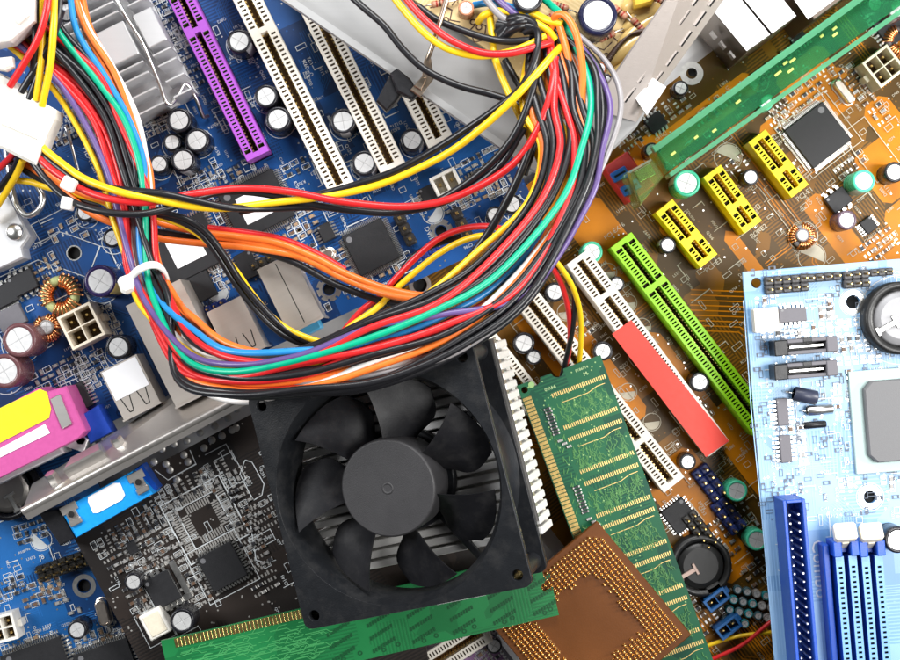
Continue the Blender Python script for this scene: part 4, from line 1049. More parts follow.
text(b.ink, '94V-0', 34, -11, 0.3, 4.6, 180); text(b.ink, 'M', 62, -13, 0.3, 5, 0); text(b.ink, 'E186014', 56, -7, 0.3, 3.6, 0)
b.finish(mat('pale_green_print', (0.45,0.62,0.30), 0.5), mat('green_copper', (0.07,0.22,0.06), 0.36, var=0.3), mat('green_vias', (0.25,0.42,0.16), 0.4))

GM2 = pcb_mat('bright_green_solder_mask', (0.003,0.115,0.03), (0.006,0.15,0.04), 0.38, -13, 1.2, 0.5)
out = [(0,0),(378,0)] + [(378,-30)] + arc(375,-34,4.5,60,-60,6)[::1] + [(378,-38),(386,-38),(386,-64),(0,-64)]
out = [(0,0),(356,0),(356,-27)] + arc(356,-31.5,4.5,90,270,6)[1:-1] + [(356,-36),(362,-36),(362,-59),(0,-59)]
M2 = Board('memory_module', 'bright green memory module lying under the lower edge of the fan', (161, 641), -13, 386, 64, 120, GM2, t=4, cat='memory module', outline=out)
b = M2
fg = MB(); fg.M = b.L.copy()
for i in range(58): fg.cbox(12+i*3.6, 12+i*3.6+2.7, -9, -0.6, 0, 0.35, 0.1)
fg.build('edge_contacts', GOLD, b.root)
rdm = random.Random(5)
for k in range(6):
    for j in range(3):
        x, y = 150+k*38, -28-j*12; n = 9
        for i in range(n): b.cu.box(x+i*2.6, x+i*2.6+1.7, y+i*0.9-3, y+i*0.9+0.6, 0.02, 0.4)
    b.cu.annulus(1.2, 2.2, 0.3, 12, 0, cx=160+k*38, cy=-54); b.cu.annulus(1.2, 2.2, 0.3, 12, 0, cx=176+k*36, cy=-52)
for i in range(170):
    x, y = rdm.uniform(4, 140), -rdm.uniform(12, 55); l = rdm.uniform(4, 16); s_ = rdm.choice((-1, 1))
    b.pad.line([(x, y), (x+l, y), (x+l+3, y+3*s_), (x+l+3+rdm.uniform(0, 8), y+3*s_)], 0.7, 0.1+i*0.002)
for i in range(60): b.cu.line([(rdm.uniform(318, 352), -rdm.uniform(4, 26)), (rdm.uniform(318, 352), -rdm.uniform(4, 26))], 0.6, 0.1+i*0.002)
b.finish(INK, mat('dark_green_mark', (0.004,0.065,0.02), 0.4), mat('pale_green_track', (0.05,0.28,0.09), 0.35))

# ================================================================ processor with its pins up
hc = 112; pc = U(597, 521, hc)
CP = thing('processor', 'brown square processor lying pins up on the long green memory module', 'processor', (pc.x, pc.y, hc-5))
CPW = 148*K(hc)
F_ = T(0, 0, 5, -50.3)
mb = MB(); mb.M = F_; mb.cbox(0, CPW, -CPW, 0, -5, 0, 0.8); mb.build('processor_board', mat('brown_laminate', (0.11,0.034,0.005), 0.42, spec=0.3, var=0.25, vscale=90, bump=0.1), CP)
mb = MB(); mb.M = F_; nn = 30; p = (CPW-10)/nn
for i in range(nn):
    for j in range(nn):
        e = min(i, j, nn-1-i, nn-1-j)
        if e > 6 or (i, j) in ((0,0),(0,1),(1,0)): continue
        if e >= 6 and rng.random() < 0.35: continue
        k = mb.M; mb.M = k @ Matrix.Translation((5+(i+0.5)*p, -5-(j+0.5)*p, 0)); mb.lathe([(1.5,0),(1.25,0.4),(0.9,0.7),(0.9,3.2),(1.15,3.4),(1.05,4.0),(0.65,4.6),(0.2,4.8)], 8, 0); mb.M = k
mb.build('contact_pins', mat('pin_gold', (0.95,0.62,0.25), 0.22, 1.0), CP)

# ================================================================ fan on its finned heatsink
hf = 222; cen = U(386.5, 489, hf); Wf = 210; H2 = Wf/2; TH = 60
CL = thing('cooler', 'black seven-blade cooling fan mounted on a finned aluminium heatsink', 'cooling fan', cen)
CL.rotation_euler = (Matrix.Rotation(R(14.2), 4, 'Z') @ Matrix.Rotation(R(-17), 4, 'Y')).to_euler()
FB = mat('fan_plastic', (0.010,0.011,0.013), 0.36, var=0.25, vscale=300, bump=0.25, bscale=2500, dust=0.05, spec=0.32)
FB2 = mat('fan_blade_plastic', (0.009,0.009,0.011), 0.5, var=0.3, vscale=260, bump=0.15, bscale=2500, dust=0.05, spec=0.32)
def rsq(h_, r): 
    P = []
    for (cx, cy, a0) in ((h_-r,h_-r,0),(-h_+r,h_-r,90),(-h_+r,-h_+r,180),(h_-r,-h_+r,270)): P += arc(cx, cy, r, a0, a0+90, 5)
    return P
circ = lambda r: [(r*math.cos(2*math.pi*i/72), r*math.sin(2*math.pi*i/72)) for i in range(72)]
hs = [(sx*(H2-11), sy*(H2-11), 5) for sx in (-1,1) for sy in (-1,1)]
ra = H2*0.968; rb_ = H2*0.918
plate('fan_flange', rsq(H2, 7), hs+[circ(ra)], -6, 0, FB, CL)
plate('fan_flange', rsq(H2, 7), hs+[circ(ra)], -TH, -TH+6, FB, CL)
mb = MB()
mb.lathe([(ra, -0.6), (rb_, -14), (rb_, -TH+14), (ra, -TH+0.5)], 72, 0, cap=False)
mb.lathe([(ra+2.2, -TH+5.5), (rb_+2.6, -TH+15), (rb_+2.6, -15), (ra+2.2, -5.5)], 72, 0, cap=False)
for sx in (-1, 1):
    for sy in (-1, 1): k = mb.M; mb.M = T(sx*(H2-11), sy*(H2-11), 0); mb.lathe([(8,-TH+5.8),(8,-5.8)], 16, 0, cap=False); mb.M = k
for a in (45, 135, 225, 315):
    k = mb.M; mb.M = T(0,0,0,a-14); mb.cbox(20, rb_+1, -3, 3, -TH+2, -TH+7, 0.5); mb.M = k
mb.lathe([(46,-TH+2),(46,-TH+8),(44,-TH+9)], 40, 0)
mb.build('fan_housing', FB, CL)
rot = MB(); rh = 42.5
rot.lathe([(rh, -42), (rh, -5.6), (rh-0.3, -4.4), (rh-1.0, -3.5), (rh-1.8, -3.0)], 72, 0)
rot.lathe([(5.2,-3.0), (4.9,-2.5), (4.2,-2.3), (3.6,-2.7), (3.2,-2.95)], 28, 0)
HU = rot.build('fan_hub', mat('hub_plastic', (0.032,0.031,0.033), 0.5, var=0.15, vscale=200, bump=0.3, bscale=5000), CL)
for kb in range(7):
    bl = MB(); nr, ntt = 12, 12; base = 52-14.2+51.43*kb; top = []; bot = []
    for i in range(nr+1):
        s_ = i/nr; r = 41.5+(rb_-3.0-41.5)*s_
        for j in range(ntt+1):
            t = j/ntt                               # 0: counter-clockwise edge, 1: clockwise edge
            wid = 30+6*s_-5*math.cos(s_*math.pi*2)*0.4
            a = base-6+(7*s_**2)-t*wid+4*math.sin(s_*math.pi)*(0.2-t)
            rr = min(r, rb_-3.0)*(1-0.10*s_*max(0, t-0.55)**2*4*0.6)
            z = -8-25*t**0.9-4*(1-s_)*t+3*s_*(1-t)
            top.append((rr*math.cos(R(a)), rr*math.sin(R(a)), z)); bot.append((rr*math.cos(R(a)), rr*math.sin(R(a)), z-2.2))
    n0 = len(top); fs = []; w = ntt+1
    for i in range(nr):
        for j in range(ntt):
            q = (i*w+j, i*w+j+1, (i+1)*w+j+1, (i+1)*w+j); fs.append(q); fs.append(tuple(n0+x for x in reversed(q)))
    edge = [i*w for i in range(nr+1)]+[nr*w+j for j in range(1, w)]+[i*w+ntt for i in range(nr-1,-1,-1)]+[j for j in range(ntt-1,0,-1)]
    for i in range(len(edge)): a_, b_ = edge[i], edge[(i+1)%len(edge)]; fs.append((a_, b_, n0+b_, n0+a_))
    bl.put(top+bot, fs, 0, True); o_ = bl.build('fan_blade', FB2, CL)
    md = o_.modifiers.new('edge', 'EDGE_SPLIT'); md.split_angle = R(50)
# heatsink below: base, fins along the fan's width, folded ends showing on the right
mb = MB(); z0 = -TH-50; x0, x1 = -H2+4, H2+3
mb.box(x0+6, x1-6, -72, 98, z0, z0+12)
y = -74; i = 0
while y < 100:
    mb.cbox(x0, x1, y, y+6.6, z0+11.9, -TH-0.6 - (0.5 if i % 2 else 0), 0.8); y += 9.2; i += 1
mb.build('cooler_heatsink', mat('bright_fin_aluminium', (0.76,0.75,0.73), 0.42, 0.4, brushed=0.0, var=0.06), CL)
mb = MB()
mb.box(x1-4, x1-0.5, -62, 102, -TH-7.5, -TH-0.3)
mb.build('clip_rail', ALUD, CL)
lb = MB(); lb.cbox(18, 62, -H2-0.7, -H2-0.05, -4.5, -1.5, 0.1); lb.build('white_label', LABEL, CL)
sc_ = MB(); sc_.M = T(H2*0.10, H2*0.90, 0); sc_.cbox(-3, 3, -3, 3, -18, -6, 0.8); sc_.build('fixing_screw', GOLD, CL)

# ================================================================ power supply: grey tray, beige board, slotted metal wall
hp = 150
PS = thing('power_supply', 'opened grey metal power supply with a beige circuit board where the coloured wires start', 'power supply', U(560, 60, 100))
class PSB: root = PS
def ps(name, m, quad, z0, z1, bev=1.0, mats=None):
    mb = MB(); solid(mb, PSB, quad, z0, z1, 0, bev); return mb.build(name, mats or m, PS)
GREY = mat('grey_zinc_sheet', (0.30,0.30,0.30), 0.45, 0.3, brushed=0.6, var=0.05)
SHT = [(240,-34),(551,176),(586,176),(636,128),(738,-34)]
ps('tray', GREY, SHT, 142, hp, 2.0)
fl = MB(); P0 = [local(PSB, *p) for p in ((238,-34,hp+0.5),(549,178,hp+0.5))]; P1 = [local(PSB, *p) for p in ((247,-38,hp+9),(556,171,hp+9))]
def beam(mb, a, c, w, t, m=0):
    d = (c-a).normalized(); n = Vector((-d.y, d.x, 0)).normalized(); up = Vector((0,0,1))
    vs = []
    for p in (a, c):
        for sx, sz in ((-1,-1),(1,-1),(1,1),(-1,1)): vs.append(p+n*sx*w/2+up*sz*t/2)
    mb.put(vs, [(0,1,2,3),(7,6,5,4),(0,4,5,1),(1,5,6,2),(2,6,7,3),(3,7,4,0)], m)
beam(fl, P0[0]+Vector((0,0,2)), P0[1]+Vector((0,0,2)), 6, 14); fl.build('tray_lip', mat('pale_zinc', (0.42,0.42,0.42), 0.42, 0.6, brushed=0.6, var=0.04), PS)
BEI = pcb_mat('beige_laminate', (0.60,0.44,0.20), (0.68,0.52,0.26), 0.45, 34, 0.7, 0.5)
pb = MB(); solid(pb, PSB, [(380,-24),(490,52),(560,112),(597,107),(682,-24)], 155, 160, 0, 0.6); pb.build('beige_circuit_board', BEI, PS)
bm_ = MB(); z1 = 160.3-PS.location.z/S
def lp(u, v, z=160.3): q = local(PSB, u, v, z); return q
bL = MB()
for pts in ([(430,8),(440,4),(452,10),(450,20),(460,22)],[(470,30),(478,22),(486,26),(484,40),(474,42),(470,30)],[(612,42),(604,50),(592,46)],[(600,36),(608,30),(622,32),(628,38)],[(585,70),(592,62),(600,66)],[(452,5),(458,-2),(468,2)],[(600,25),(612,36),(626,48)],[(560,60),(575,68),(580,80)],[(640,30),(650,22),(660,10)]):
    (bL if pts[0][0] < 500 else bm_).line([(lp(*p).x, lp(*p).y) for p in pts], 1.0, z1+rng.random()*0.2)
for (u, v) in ((473,22),(479,27),(446,20),(462,10),(606,56),(612,70),(590,92),(640,40)):
    (bL if u < 500 else bm_).annulus(1.8, 3.0, z1+0.05, 14, 0, cx=lp(u,v).x, cy=lp(u,v).y)
text(bm_, 'R10', lp(590,52).x, lp(590,52).y, z1+0.3, 7, 50); text(bm_, 'C5', lp(612,80).x, lp(612,80).y, z1+0.3, 6, 50)
bL.build('printed_markings', mat('brown_print', (0.07,0.03,0.02), 0.5), PS, fix=False)
bm_.build('printed_markings', mat('brown_print', (0.07,0.03,0.02), 0.5), PS, fix=False)
def psadd(tree, u, v, z0, dh, rot=0):
    q = U(u, v, z0+dh); o = PS.location/S; return inst(tree, PS, (q.x-o.x, q.y-o.y, z0-o.z), rot)
psadd(cap(17, 40, (0.008,0.009,0.035), (0.2,0.22,0.3)), 598, 15, 160, 40, 40); psadd(cap(13, 40, (0.01,0.01,0.012), KS), 528, -3, 160, 40, 100); psadd(cap(8, 26, (0.03,0.02,0.03), KS), 605, 82, 160, 26, 0); psadd(cap(6, 16, (0.35,0.10,0.03), (0.35,0.12,0.04)), 600, 68, 160, 16, 0); psadd(cap(7, 20, (0.5,0.22,0.12), (0.5,0.2,0.1)), 466, 9, 160, 14, 0)
def resistor(l, r):
    mb = MB(); mb.M = Matrix.Translation((0,0,r+2)) @ Matrix.Rotation(R(90), 4, 'Y')
    mb.lathe([(r*0.5,-l/2),(r,-l/2+1),(r*1.05,-l/2+3),(r*0.9,-l/2+4.5),(r*0.9,l/2-4.5),(r*1.05,l/2-3),(r,l/2-1),(r*0.5,l/2)], 16, 0)
    for i, x in enumerate((-3, 0, 3)): mb.lathe([(r*0.95,x-0.7),(r*0.97,x-0.6),(r*0.97,x+0.6),(r*0.95,x+0.7)], 16, 1+i % 2, cap=False)
    mb.M = Matrix.Identity(4); mb.tube([(-l/2-8,0,0),(-l/2-6,0,r+2),(l/2+6,0,r+2),(l/2+8,0,0)], 0.7, 6, 3, 3)
    return ('resistor', mb.mesh('resistor', [plas((0.42,0.20,0.12)), plas((0.3,0.02,0.01)), plas((0.05,0.02,0.01)), TIN]), [])
for u, v, a in ((620,12,-40),(638,25,-50),(607,36,25),(560,6,-20),(548,18,30),(662,2,-30),(440,3,10)): psadd(resistor(16, 3.2), u, v, 160, 6, a)
cw = MB()
for i in range(22):
    q = lp(617-i*1.6+ (i%2)*0.8, 62+i*1.7 if i < 4 else 69+(i-4)*0.6, 163); 
for i in range(26):
    t = i/25; u = 604+42*t; v = 66-34*t-10*math.sin(t*3.1); q = lp(u, v, 162); d = 5
    cw.tube([(q.x+d*math.cos(a)*0.5+d*0.4*math.cos(a), q.y+d*0.6*math.cos(a), q.z+3+3.5*math.sin(a)) for a in [0.6*k for k in range(11)]], 0.8, 6, 0, 2)
cw.build('wire_coil', mat('enamel_wire', (0.10,0.06,0.045), 0.35), PS)
gl = MB()
for (u, v, rx, ry, hz) in ((652,8,34,9,7),(640,28,26,7,6),(630,46,30,8,6),(612,92,26,7,5),(650,38,16,5,4),(622,70,24,6,5),(656,-14,40,12,12)):
    q = lp(u, v, 160.1); gl.M = T(q.x, q.y, q.z, 38) @ Matrix.Diagonal((rx, ry, hz, 1)); gl.lathe([(1,0),(0.96,0.3),(0.8,0.62),(0.5,0.88),(0.15,1.0)], 24, 0)
gl.build('glue', mat('yellow_glue', (0.66,0.46,0.16), 0.2, coat=0.6, bump=0.6, bscale=400), PS)
tf = MB(); solid(tf, PSB, [(630,-30),(668,-30),(652,4),(634,8)], 160, 178, 0, 3); tf.build('transformer', mat('amber_tape', (0.62,0.38,0.04), 0.3), PS)
# slotted wall: a leaning plate with louvres, and a foot tab with a screw hole
wl = MB(); A_, B_, C_, D_ = [local(PSB, *p) for p in ((636,122,152),(748,-34,152),(690,-34,205),(592,108,188))]
A2, B2_ = local(PSB, 650, 128, 150), local(PSB, 762, -20, 150)
for (p, q, r_, s_) in ((A_,B_,C_,D_),):
    n_2 = (q-p).cross(s_-p).normalized()*2.2; vs = [p,q,r_,s_]; ws = [x-n_2 for x in vs]
    wl.put(vs+ws, [(0,1,2,3),(7,6,5,4),(0,4,5,1),(1,5,6,2),(2,6,7,3),(3,7,4,0)], 0)
wl.build('slotted_wall', mat('brown_steel', (0.47,0.42,0.39), 0.36, 0.6, brushed=0.9, bump=0.15), PS)
lv = MB(); dr = (B_-A_).normalized()
for i in range(6):
    for j in range(2):
        n_w = (B_-A_).cross(D_-A_).normalized(); n_w *= (1 if n_w.z > 0 else -1)
        c = A_.lerp(B_, 0.14+i*0.13).lerp(D_.lerp(C_, 0.14+i*0.13), 0.22+j*0.3) + n_w*0.8
        dw = (D_-A_).normalized()
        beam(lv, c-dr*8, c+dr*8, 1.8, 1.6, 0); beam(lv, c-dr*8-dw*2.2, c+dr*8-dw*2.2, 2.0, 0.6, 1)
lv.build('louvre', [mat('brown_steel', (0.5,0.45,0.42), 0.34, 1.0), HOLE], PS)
ft = [(641,70),(666,87),(647,115),(630,90)]
P = [local(PSB, u, v, 166) for u, v in ft]
qh = local(PSB, 645, 85, 166)
plate('foot_tab', [(p.x, p.y) for p in P], [(qh.x, qh.y, 3.2)], 162-PS.location.z/S, 166-PS.location.z/S, mat('white_zinc', (0.82,0.82,0.82), 0.4, 0.3), PS)

# ================================================================ steel rod with black foot on the tray edge
o3 = U(420, 85, 150); CLP = thing('metal_clip', 'thin bronze coloured metal rod with a black plastic foot, hooked over the grey tray edge', 'clip', o3)
class CB_: root = CLP
mb = MB(); mb.tube([local(CB_, *p) for p in ((449,-10,196),(440,22,192),(431,50,186),(427,60,182))], 2.3, 10, 0, 4)
solid(mb, CB_, [(424,60),(431,58),(434,78),(420,97),(410,90),(422,76)], 170, 174, 0, 1); solid(mb, CB_, [(421,78),(427,77),(421,90),(414,86)], 174.02, 176, 0, 0.6)
mb.build('metal_rod', mat('bronze_metal', (0.45,0.36,0.28), 0.3, 1.0), CLP)
mb = MB(); solid(mb, CB_, [(390,73),(397,68),(410,78),(419,92),(413,99),(397,92)], 158, 171, 0, 2); solid(mb, CB_, [(390,74),(404,88),(397,100),(386,111),(376,101)], 150, 165, 0, 2); mb.build('black_foot', BLACK, CLP)

# ================================================================ translucent green bar over the orange board
hb = 110
GA = mat('green_acrylic', (0.08,0.50,0.22), 0.10, trans=0.86, ior=1.25, coat=0.3, bump=0.35, bscale=350, var=0.55, vscale=70)
oG = U(700, 130, 62); GR = thing('plastic_strip', 'translucent green plastic strip with a clear end, lying across the orange motherboard', 'plastic strip', oG)
class GB_: root = GR
mb = MB(); solid(mb, GB_, [(655,150),(920,-44),(950,-30),(668,172)], 62, hb, 0, 2); mb.build('green_bar', GA, GR)
mb = MB(); solid(mb, GB_, [(652,147),(955,-75),(958,-69),(655,152.5)], 106, 118, 0, 0.8); solid(mb, GB_, [(669,173),(955,-30),(955,-24),(671,177)], 84, 112, 0, 0.8); mb.build('strip_edge', mat('green_edge', (0.16,0.55,0.30), 0.2, trans=0.6, coat=0.2), GR)
mb = MB(); solid(mb, GB_, [(627,172),(652,158),(664,176),(640,206)], 60, 108, 0, 3); solid(mb, GB_, [(634,172),(650,163),(656,174),(640,182)], 108.05, 110, 0, 1); mb.build('clear_end', mat('clear_green_plastic', (0.42,0.66,0.22), 0.12, trans=0.88, coat=0.5, bump=0.3, bscale=500), GR)
yg = MB()
for i in range(14):
    t = rng.random(); u, v = 660+250*t+rng.uniform(-4,8), 152-190*t+rng.uniform(2,16); q = local(GB_, u, v, hb+0.4); yg.M = T(q.x, q.y, q.z, 38); yg.cbox(-rng.uniform(1,4), rng.uniform(1,4), -1.2, 1.2, 0, 0.5, 0.2)
yg.build('strip_marks', mat('yellow_green_specks', (0.45,0.52,0.12), 0.4), GR)
# ================================================================ wires
WC = dict(black=(0.010,0.010,0.012), red=(0.60,0.018,0.02), orange=(0.80,0.17,0.025), yellow=(0.82,0.52,0.012), green=(0.0,0.36,0.20), blue=(0.02,0.23,0.56),
          purple=(0.13,0.07,0.28), white=(0.80,0.77,0.74), grey=(0.26,0.245,0.25), violet=(0.11,0.068,0.21))
WM = {k: mat('wire_'+k, v, 0.34, var=0.16, vscale=250, bump=0.18, bscale=700, coat=0.08) for k, v in WC.items()}
def wire(parent, col, pts, r=3.2, label=True, jit=0.5):
    o = parent.location/S; P = []
    for i, (u, v, h) in enumerate(pts):
        j = jit if 0 < i < len(pts)-1 else 0
        P.append(U(u+rng.uniform(-j, j), v+rng.uniform(-j, j), h)-o)
    mb = MB(); mb.tube(P, r, 12, 0, 8); w = mb.build('wire', WM[col], parent)
    if label: w['label'] = {'violet': 'purple'}.get(col, col)+' wire'
    return w

# ---- the main loom: cross-sections from its inner to its outer side
SEC = [(530,30,566,22,186),(520,72,606,62,205),(527,110,620,104,218),(543,150,613,150,228),(527,205,590,203,236),(468,256,532,296,246),(424,288,462,352,252),
       (368,317,380,387,254),(300,346,302,394,250),(232,347,232,396,236),(194,322,178,378,208),(178,300,140,304,172),(159,262,124,264,152),(154,210,111,213,147),
       (149,165,97,168,143),(132,118,73,123,143),(112,72,48,85,147),(87,28,5,48,152),(74,-16,-28,38,152)]
#        columns:   exit  B    C    D    E    F    G    H    I    J    K    L    M    N    O    P    Q    R    T
LOOM = [
 ('black', 0, [.1,.10,.10,.06,.06,.16,.10,.03,.10,.20,.10,.28,.20,.12,.30,.28,.30,.45,.5]),
 ('black', 3, [.2,.20,.22,.16,.15,.26,.18,.08,.14,.24,.22,.30,.22,.14,.34,.33,.38,.50,.55]),
 ('yellow',(-10,2), [.2,.05,-.05,-.02,.0,.05,.10,.18,.22,.42,.50,.98,.93,.98,.98,.98,.98,.95,.9]),
 ('orange',-3,[.3,.30,.30,.30,.30,.34,.30,.26,.2,-.04,-.05,.0,.02,.02,.03,.03,.02,.02,.02]),
 ('orange',-5,[.5,.66,.66,.68,.60,.66,.62,.60,.62,.70,.62,.12,.06,.06,.05,-.02,-.03,-.03,-.05]),
 ('black', 5, [.35,.34,.32,.28,.26,.30,.24,.14,.18,.12,.16,.18,.14,.10,.26,.22,.22,.36,.4]),
 ('black', 6, [.4,.46,.42,.38,.34,.36,.28,.20,.24,.18,.30,.22,.16,.44,.28,.20,.2,.28,.3]),
 ('green', 9, [.9,.74,.68,.56,.52,.45,.36,.28,.30,.50,.62,.60,.40,.22,.18,.13,.28,.34,.3]),
 ('blue',  (-8,6), [.7,.76,.74,.64,.60,.56,.44,.37,.08,.08,.14,.46,.52,.32,.10,.05,.13,.12,.05]),
 ('orange',0, [.8,.62,.62,.66,.66,.68,.68,.66,.70,.72,.70,.5,.3,.2,.1,.02,.06,.05,.0]),
 ('orange',3, [.75,.52,.54,.62,.72,.72,.74,.70,.86,.86,.86,.30,.25,.12,.05,.0,.0,.0,.02]),
 ('red',   (-9,2), [.5,.40,.42,.44,.56,.70,.56,.44,.38,.62,.72,.80,.82,.70,.72,.62,.78,.82,.8]),
 ('red',   (-7,5), [.55,.44,.46,.50,.60,.76,.66,.50,.64,.68,.80,.84,.86,.64,.58,.52,.70,.88,.9]),
 ('red',  (-8,-2), [.5,.5,.5,.54,.62,.74,.72,.84,.84,.84,.88,.82,.8,.66,.64,.58,.72,.8,.95]),
 ('yellow',(-10,-5), [.3,.2,.3,.40,.50,.62,.60,.52,.46,.52,.60,.60,.55,.5,.5,.5,.6,.7,.7]),
 ('black', 2, [.6,.54,.52,.60,.70,.78,.70,.58,.54,.60,.66,.40,.3,.30,.42,.36,.44,.56,.6]),
 ('black', 6, [.6,.60,.58,.74,.78,.86,.84,.88,.90,.92,.94,.24,.2,.36,.40,.3,.34,.4,.45]),
 ('black', 3, [.65,.84,.82,.76,.82,.92,.92,.94,.96,.98,1.0,.26,.22,.40,.44,.40,.50,.62,.65]),
 ('black',-3, [.7,.86,.86,.80,.86,.98,.99,.99,.99,.99,.98,.3,.28,.42,.46,.44,.48,.55,.6]),
 ('white', -4, [.8,.7,.68,.70,.78,.93,.88,.76,.70,.22,.40,.72,.66,.52,.36,.38,.56,.86,.85]),
 ('grey',  0, [.95,1.0,1.0,.96,.88,.97,.96,.80,.76,.66,.7,.7,.6,.5,.45,.42,.5,.65,.7]),
 ('violet',(5,9),[.9,.86,.88,.85,.97,.92,.44,.14,.18,.33,.52,.80,.78,.86,.82,.82,.82,.84,.85]),
]
LM = thing('wire_loom', 'thick loom of many coloured wires looping over the fan, held by a white cable tie', 'cable', U(330, 340, 236))
r2 = random.Random(21)
for (c, src, dl) in (('orange',0,-6),('red',12,-2),('black',16,-6),('white',10,-2),('red',5,3),('black',17,7),('red',11,5),('black',15,5)):
    _, l0, f0 = LOOM[src]; l0 = l0[1] if isinstance(l0, tuple) else l0; d = r2.uniform(-.08, .08)
    LOOM.append((c, l0+dl, [f+d*math.sin(i*0.7+src)+r2.uniform(-.04, .04) for i, f in enumerate(f0)]))
for (c, lift, fs) in LOOM:
    pts = []
    for (u0, v0, u1, v1, h), f in zip(SEC, fs):
        n = len(pts); l = lift if not isinstance(lift, tuple) else (lift[0] if n < 6 else lift[1] if n > 7 else (lift[0]+lift[1])/2)
        pts.append((u0+(u1-u0)*f, v0+(v1-v0)*f, h+l))
    wire(LM, c, pts, 2.5 if c == 'grey' else 2.7 if c == 'violet' else 2.95, jit=1.4)
# starts of the looming wires at the supply board
# cable tie round the loom
mb = MB(); o = LM.location/S; pts = []
TP = [(127,286,150),(131,277,166),(140,269,176),(151,265,178),(160,267,172),(166,275,160),(166,284,146),(158,290,134),(144,292,132),(132,290,138),(127,286,150)]
for k in (-1.6, 0, 1.6):
    mb.tube([U(u+k*0.35, v+k, h)-o for u, v, h in TP], 2.0, 8, 0, 6)
q = U(128, 284, 168)-o; mb.M = T(q.x, q.y, q.z, 20); mb.cbox(-8, 7, -8, 8, -10, 4, 3)
mb.build('cable_tie', NYLON, LM)
mb = MB(); q = U(526, 33, 192)-o
for i in range(9):
    a = i*0.9; mb.tube([(q.x-22+4*math.cos(a), q.y+4+8*math.sin(a), q.z-4), (q.x-8, q.y+8+4*math.sin(a*2), q.z+4+3*math.cos(a)), (q.x+8, q.y+3+4*math.cos(a), q.z+4+2*math.sin(a)), (q.x+20+3*math.sin(a), q.y-14-4*math.cos(a), q.z)], 4.2, 8, 0, 6)
mb.build('black_sleeving', WM['black'], LM)

def cable(name, label, at, wires, r=3.2, cat='cable', jit=0.4):
    t = thing(name, label, cat, U(*at))
    for (c, pts) in wires: wire(t, c, pts, r, jit=jit)
    return t
# ---- drive cable crossing from the white plug to the supply
DC = cable('drive_cable', 'red, yellow and black drive power cable crossing from the white plug to the wire bundle', (280, 205, 165), [
 ('yellow', [(36,140,150),(41,146,152),(60,162,158),(85,179,166),(120,192,174),(150,198,174),(190,206,170),(225,208,164),(270,203,158),(330,196,156),(380,184,160),(430,163,172),(460,145,188),(490,121,206),(516,96,216),(536,74,216),(552,56,210),(566,42,198)]),
 ('black', [(34,146,146),(39,151,148),(58,167,154),(84,184,160),(118,189,170),(160,193,176),(195,201,174),(228,207,168),(262,209,156),(300,207,150),(335,208,150),(385,212,150),(430,204,160),(478,174,184),(512,138,205),(532,92,216),(538,45,208)]),
 ('red', [(32,150,150),(37,155,150),(55,172,156),(85,191,164),(115,200,170),(150,202,168),(190,194,162),(240,188,156),(290,192,160),(340,201,162),(400,207,166),(445,200,174),(490,180,190),(520,157,206),(540,125,220),(551,92,220),(556,58,208)]),
 ('black', [(26,152,148),(34,164,150),(47,180,154),(70,200,164),(100,211,172),(138,214,174),(170,208,168),(200,197,158),(230,191,150),(265,194,150),(310,204,152),(355,211,152),(400,212,154),(450,199,168),(497,168,190),(524,128,206)]),
 ('red', [(16,150,132),(8,160,120),(-12,178,100)]), ('black', [(20,156,132),(12,172,120),(-10,200,100)]), ('yellow', [(23,160,132),(16,175,122),(2,198,108),(-14,222,98)]),
 ('red', [(49,-8,190),(46,14,188),(38,38,182),(25,62,172),(10,86,160)]), ('yellow', [(55,-8,186),(53,30,182),(50,66,172),(42,106,158)]), ('yellow', [(42,-8,180),(42,40,172),(40,75,164),(36,100,156)]),
 ('black', [(36,-8,182),(35,40,174),(34,60,168),(33,80,160)]), ('black', [(60,-8,184),(57,22,180),(46,50,170),(21,92,158)]), ('black', [(62,10,178),(50,45,168),(42,66,164),(29,99,156)]),
], 3.3)
class DC_: root = DC
mb = MB(); solid(mb, DC_, [(-14,66),(2,74),(14,80),(22,88),(34,94),(38,101),(46,104),(55,109),(54,118),(47,133),(40,152),(35,165),(22,159),(4,150),(-14,142)], 128, 158, 0, 3)
solid(mb, DC_, [(2,100),(44,122),(38,140),(0,124)], 158.05, 161, 0, 2)
mb.build('plug', WHITE, DC)
mb = MB(); solid(mb, DC_, [(-10,58),(2,57),(11,56),(12,66),(4,70),(-10,68)], 165, 176, 0, 2); mb.build('plug_latch', WHITE, DC)
PL = thing('power_plug', 'translucent white plastic plug at the upper left corner above the wires', 'plug', U(10, 20, 160))
class PL_: root = PL
mb = MB(); solid(mb, PL_, [(-20,-20),(34,-20),(33,20),(8,40),(-20,46)], 165, 192, 0, 4); mb.build('plug_body', NYLON, PL)
mb = MB(); solid(mb, PL_, [(8,-10),(16,-12),(29,15),(18,24),(14,18)], 192.05, 197, 0, 1.5); mb.build('plug_ridge', WHITE, PL)
tie = MB(); q = U(67, 187, 172); tie.M = T(q.x, q.y, q.z, 62); tie.cbox(-3, 9, -6, 6, -6, 4, 1.5); tie.M = T(q.x, q.y-11, q.z, 80); tie.cbox(-9, 2, -4.5, 4.5, -12, 3, 1)
to = thing('cable_tie', 'small white cable tie clipping the drive cable beside the white plug', 'cable tie', q)
tie.M = Matrix.Identity(4); tie.v = [p-q for p in tie.v]; tie.build('tie_band', NYLON, to)
